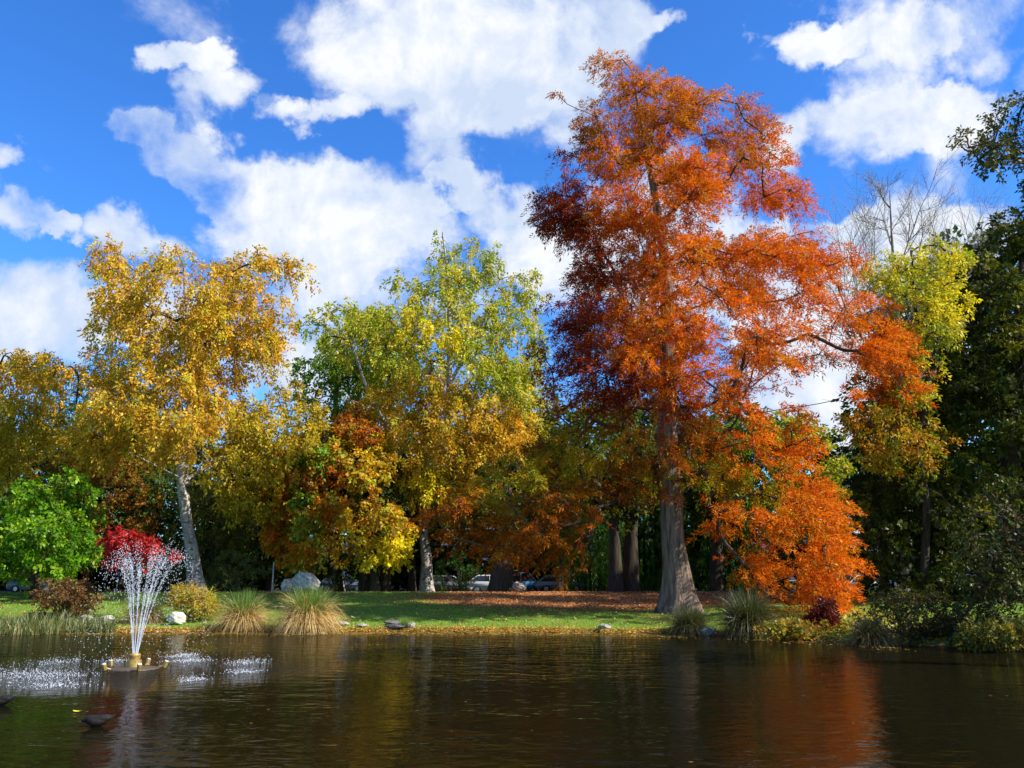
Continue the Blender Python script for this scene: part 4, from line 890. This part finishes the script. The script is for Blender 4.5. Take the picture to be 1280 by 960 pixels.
# ------------------------------------------------------------------ fountain
def droplets(name, Pn, r, mat, parent):
    n = len(Pn); o = np.array([(1, 0, 0), (-1, 0, 0), (0, 1, 0), (0, -1, 0), (0, 0, 1), (0, 0, -1)], float)
    V = (Pn[:, None, :] + o[None] * np.asarray(r)[:, None, None] * np.array([1, 1, 1.5])).reshape(-1, 3)
    f = np.array([(0, 2, 4), (2, 1, 4), (1, 3, 4), (3, 0, 4), (2, 0, 5), (1, 2, 5), (3, 1, 5), (0, 3, 5)])
    Q = (np.arange(n)[:, None, None] * 6 + f[None]).reshape(-1, 3); return mesh_np(name, V, Q, mat, parent, k=3, smooth=True)
def fountain():
    m, t_, out_ = mat_new('spray'); d_ = t_.new('ShaderNodeBsdfPrincipled', {'Base Color': (.92, .95, 1, 1), 'Roughness': .15, 'Specular IOR Level': .8, 'Subsurface Weight': 0.0})
    tr_ = t_.new('ShaderNodeBsdfTranslucent', {'Color': (.9, .95, 1, 1)}); mx0 = t_.new('ShaderNodeMixShader', {0: .35, 1: d_.outputs[0], 2: tr_.outputs[0]}); mx = t_.new('ShaderNodeMixShader', {0: .55, 1: mx0.outputs[0], 2: t_.new('ShaderNodeBsdfTransparent').outputs[0]}); t_.l.new(mx.outputs[0], out_.inputs[0])
    SPR = m
    brass = plain('weathered_brass', (.30, .20, .05), .5, metal=.4, noise=.5, nscale=9); dark = plain('float_plastic', (.07, .05, .03), .6, noise=.4)
    root = empty('fountain', WFOUNT, 'floating fountain spraying a fan of white water jets', 'fountain')
    bm = bmesh.new(); prof = [(.0, .06), (.25, .055), (.50, .035), (.62, .015), (.63, -.03), (.5, -.1), (0, -.12)]; rings = []
    for r_, z_ in prof: rings.append([bm.verts.new((max(r_, .001) * math.cos(a), max(r_, .001) * math.sin(a), z_)) for a in np.linspace(0, 2 * math.pi, 32, endpoint=False)])
    for i in range(len(rings) - 1):
        for k in range(32): bm.faces.new((rings[i + 1][k], rings[i + 1][(k + 1) % 32], rings[i][(k + 1) % 32], rings[i][k]))
    bm_obj('float', bm, dark, root, True)
    bm = bmesh.new(); cyl(bm, (0, 0, .04), (0, 0, .22), .20, .18, 20); cyl(bm, (0, 0, .22), (0, 0, .34), .13, .15, 20); cyl(bm, (0, 0, .34), (0, 0, .38), .15, .12, 20); bm_obj('nozzle', bm, brass, root)
    for k in range(5):
        a = 2 * math.pi * k / 5 + .25; c, s = math.cos(a), math.sin(a); bm = bmesh.new()
        cyl(bm, (c * .6, s * .6, .03), (c * .76, s * .76, .08), .025, .025, 8); cyl(bm, (c * .74, s * .74, .02), (c * .78, s * .78, .17), .05, .06, 10); o = bm_obj('lamp_bracket', bm, brass, root)
        bm = bmesh.new(); cyl(bm, (c * .78, s * .78, .17), (c * .785, s * .785, .185), .05, .045, 10); bm_obj('lamp_lens', bm, M_LAMP, o)
    g = rngf(9); Gv = 9.81; spots = []; 
    jets = [(2 * math.pi * k / 8 + .15, 0.75 + .6 * g.random(), 6.7 + .6 * g.random()) for k in range(8)] + [(0.1, .6, 6.7), (2.2, .5, 6.5), (4.2, .6, 6.8), (5.4, 1.4, 6.9)]
    fall = []; fr = []
    for (a, vh, vz) in jets:
        T = 2 * vz / Gv; ts = np.linspace(0, .30, 7); P0 = np.stack([np.cos(a) * (.06 + vh * ts), np.sin(a) * (.06 + vh * ts), .38 + vz * ts - Gv / 2 * ts ** 2], 1)
        A = P0[:-1]; B = P0[1:]; rr = np.linspace(.008, .0025, 7); jt = segs_mesh('jet', A, B, rr[:-1], rr[1:], SPR, root, 6)
        n = 260; t = .2 + (T - .2) * g.random(n) ** 1.1; sp = .012 + .085 * t; q = np.stack([np.cos(a) * (.06 + vh * t), np.sin(a) * (.06 + vh * t), .38 + vz * t - Gv / 2 * t ** 2], 1) + g.normal(size=(n, 3)) * sp[:, None] * [1, 1, 1.4]
        q = q[q[:, 2] > .01]; fall.append(q); fr.append(g.uniform(.004, .012, len(q)))
        # dense broken column low down
        n = 200; t = g.random(n) * .45 + .08; q = np.stack([np.cos(a) * (.06 + vh * t), np.sin(a) * (.06 + vh * t), .38 + vz * t - Gv / 2 * t ** 2], 1) + g.normal(size=(n, 3)) * (.006 + .03 * t)[:, None]
        fall.append(q); fr.append(g.uniform(.004, .010, n)); spots.append((math.cos(a) * vh * T, math.sin(a) * vh * T))
    o = droplets('spray', np.concatenate(fall), np.concatenate(fr), SPR, root); o['kind'] = 'stuff'
    return SPR, spots
SPR, SPOTS = fountain()
def splashes():
    g = rngf(10); labs = []
    for (px, py, sx, sy, n, lab) in [(25, 842, .75, .5, 800, 'white splash where spray lands at the far left edge'), (58, 846, .7, .45, 900, 'white splash left of the fountain, middle one'),
        (72, 828, .5, .4, 480, 'white splash left of the fountain, farthest back'), (70, 857, .5, .25, 620, 'white splash left of the fountain, nearest to the camera'),
        (228, 820, .35, .35, 480, 'white splash right of the fountain, farthest back'), (240, 826, .4, .25, 420, 'white splash right of the fountain, just in front of the farthest'), (241, 850, .24, .18, 260, 'small white splash right of the fountain, nearest to the camera'),
        (308, 828, .38, .4, 420, 'white splash farthest right of the fountain'), (306, 840, .3, .2, 300, 'second splash below the farthest right one'), (150, 826, .35, .25, 220, 'fine white splash right behind the fountain float')]:
        p = wpt(px, py); q = g.normal(size=(n, 3)) * [sx * .55, sy * 1.3, 0]; q[:, 2] = np.abs(g.normal(size=n)) * .05 + np.abs(g.normal(size=n)) ** 3 * .03
        r = g.uniform(.005, .014, n); m = n // 2; fl = g.random(n) < .45; r[fl] *= 1.6; q[fl, 2] *= .2
        k = g.random(n) < (.6 if px < 100 else .8); q = q[k] * [1.35, 1.0, .8]; r = r[k] * .62
        o = droplets('splash', q, r, SPR, None); o.location = tuple(p); tag(o, lab, 'splash', 'fountain splashes on the pond', 'stuff')
splashes()

# ------------------------------------------------------------------ ducks
M_DUCK = plain('dark_feathers', (.012, .010, .008), .7, spec=.25, noise=.5, nscale=25, bump=.3)
M_BILL = plain('bill', (.05, .045, .02), .4); M_EYE = plain('eye', (.01, .01, .01), .1)
def duck(px, py, rot, label):
    p = wpt(px, py); t = empty('duck', p, label, 'duck', 'ducks on the pond'); t.rotation_euler = (0, 0, rot); t.scale = (.78,) * 3
    # sections along the spine: x, z, half width, half height (bill side is -x)
    S = [(.31, .215, .004, .004), (.28, .20, .03, .012), (.22, .165, .07, .035), (.13, .12, .11, .08), (.02, .10, .135, .115), (-.09, .10, .135, .12), (-.16, .115, .11, .11), (-.205, .135, .08, .09), (-.235, .145, .058, .068), (-.265, .14, .045, .05), (-.295, .125, .034, .034), (-.325, .11, .014, .016), (-.33, .108, .003, .003)]
    V = []; k = 16
    for x, z, a, b in S:
        for j in range(k):
            u = 2 * math.pi * j / k; V.append((x, math.cos(u) * a, z + math.sin(u) * b))
    Q = [(i * k + j, i * k + (j + 1) % k, (i + 1) * k + (j + 1) % k, (i + 1) * k + j) for i in range(len(S) - 1) for j in range(k)]
    b = mesh_np('body', V, Q, M_DUCK, t, smooth=True); md = b.modifiers.new('smooth', 'SUBSURF'); md.levels = md.render_levels = 1
    bm = bmesh.new(); bmesh.ops.create_icosphere(bm, subdivisions=2, radius=1); [setattr(v, 'co', Vector((-.345 + v.co.x * .035, v.co.y * .018, .10 + v.co.z * .008 - v.co.x * -.004))) for v in bm.verts]; bm_obj('bill', bm, M_BILL, t, True)
    for s in (-1, 1):
        bm = bmesh.new(); bmesh.ops.create_icosphere(bm, subdivisions=2, radius=1); [setattr(v, 'co', Vector((.03 + v.co.x * .19, s * (.085 + v.co.y * .035), .14 + v.co.z * .075 + v.co.x * .03))) for v in bm.verts]; bm_obj('wing', bm, M_DUCK, t, True)
        bm = bmesh.new(); bmesh.ops.create_icosphere(bm, subdivisions=1, radius=.006); [setattr(v, 'co', v.co + Vector((-.27, s * .042, .15))) for v in bm.verts]; bm_obj('eye', bm, M_EYE, t, True)
duck(123, 908, .25, 'dark duck swimming in front of the fountain, tail raised')
duck(2, 882, .1, 'dark duck half cut off by the left edge of the view')
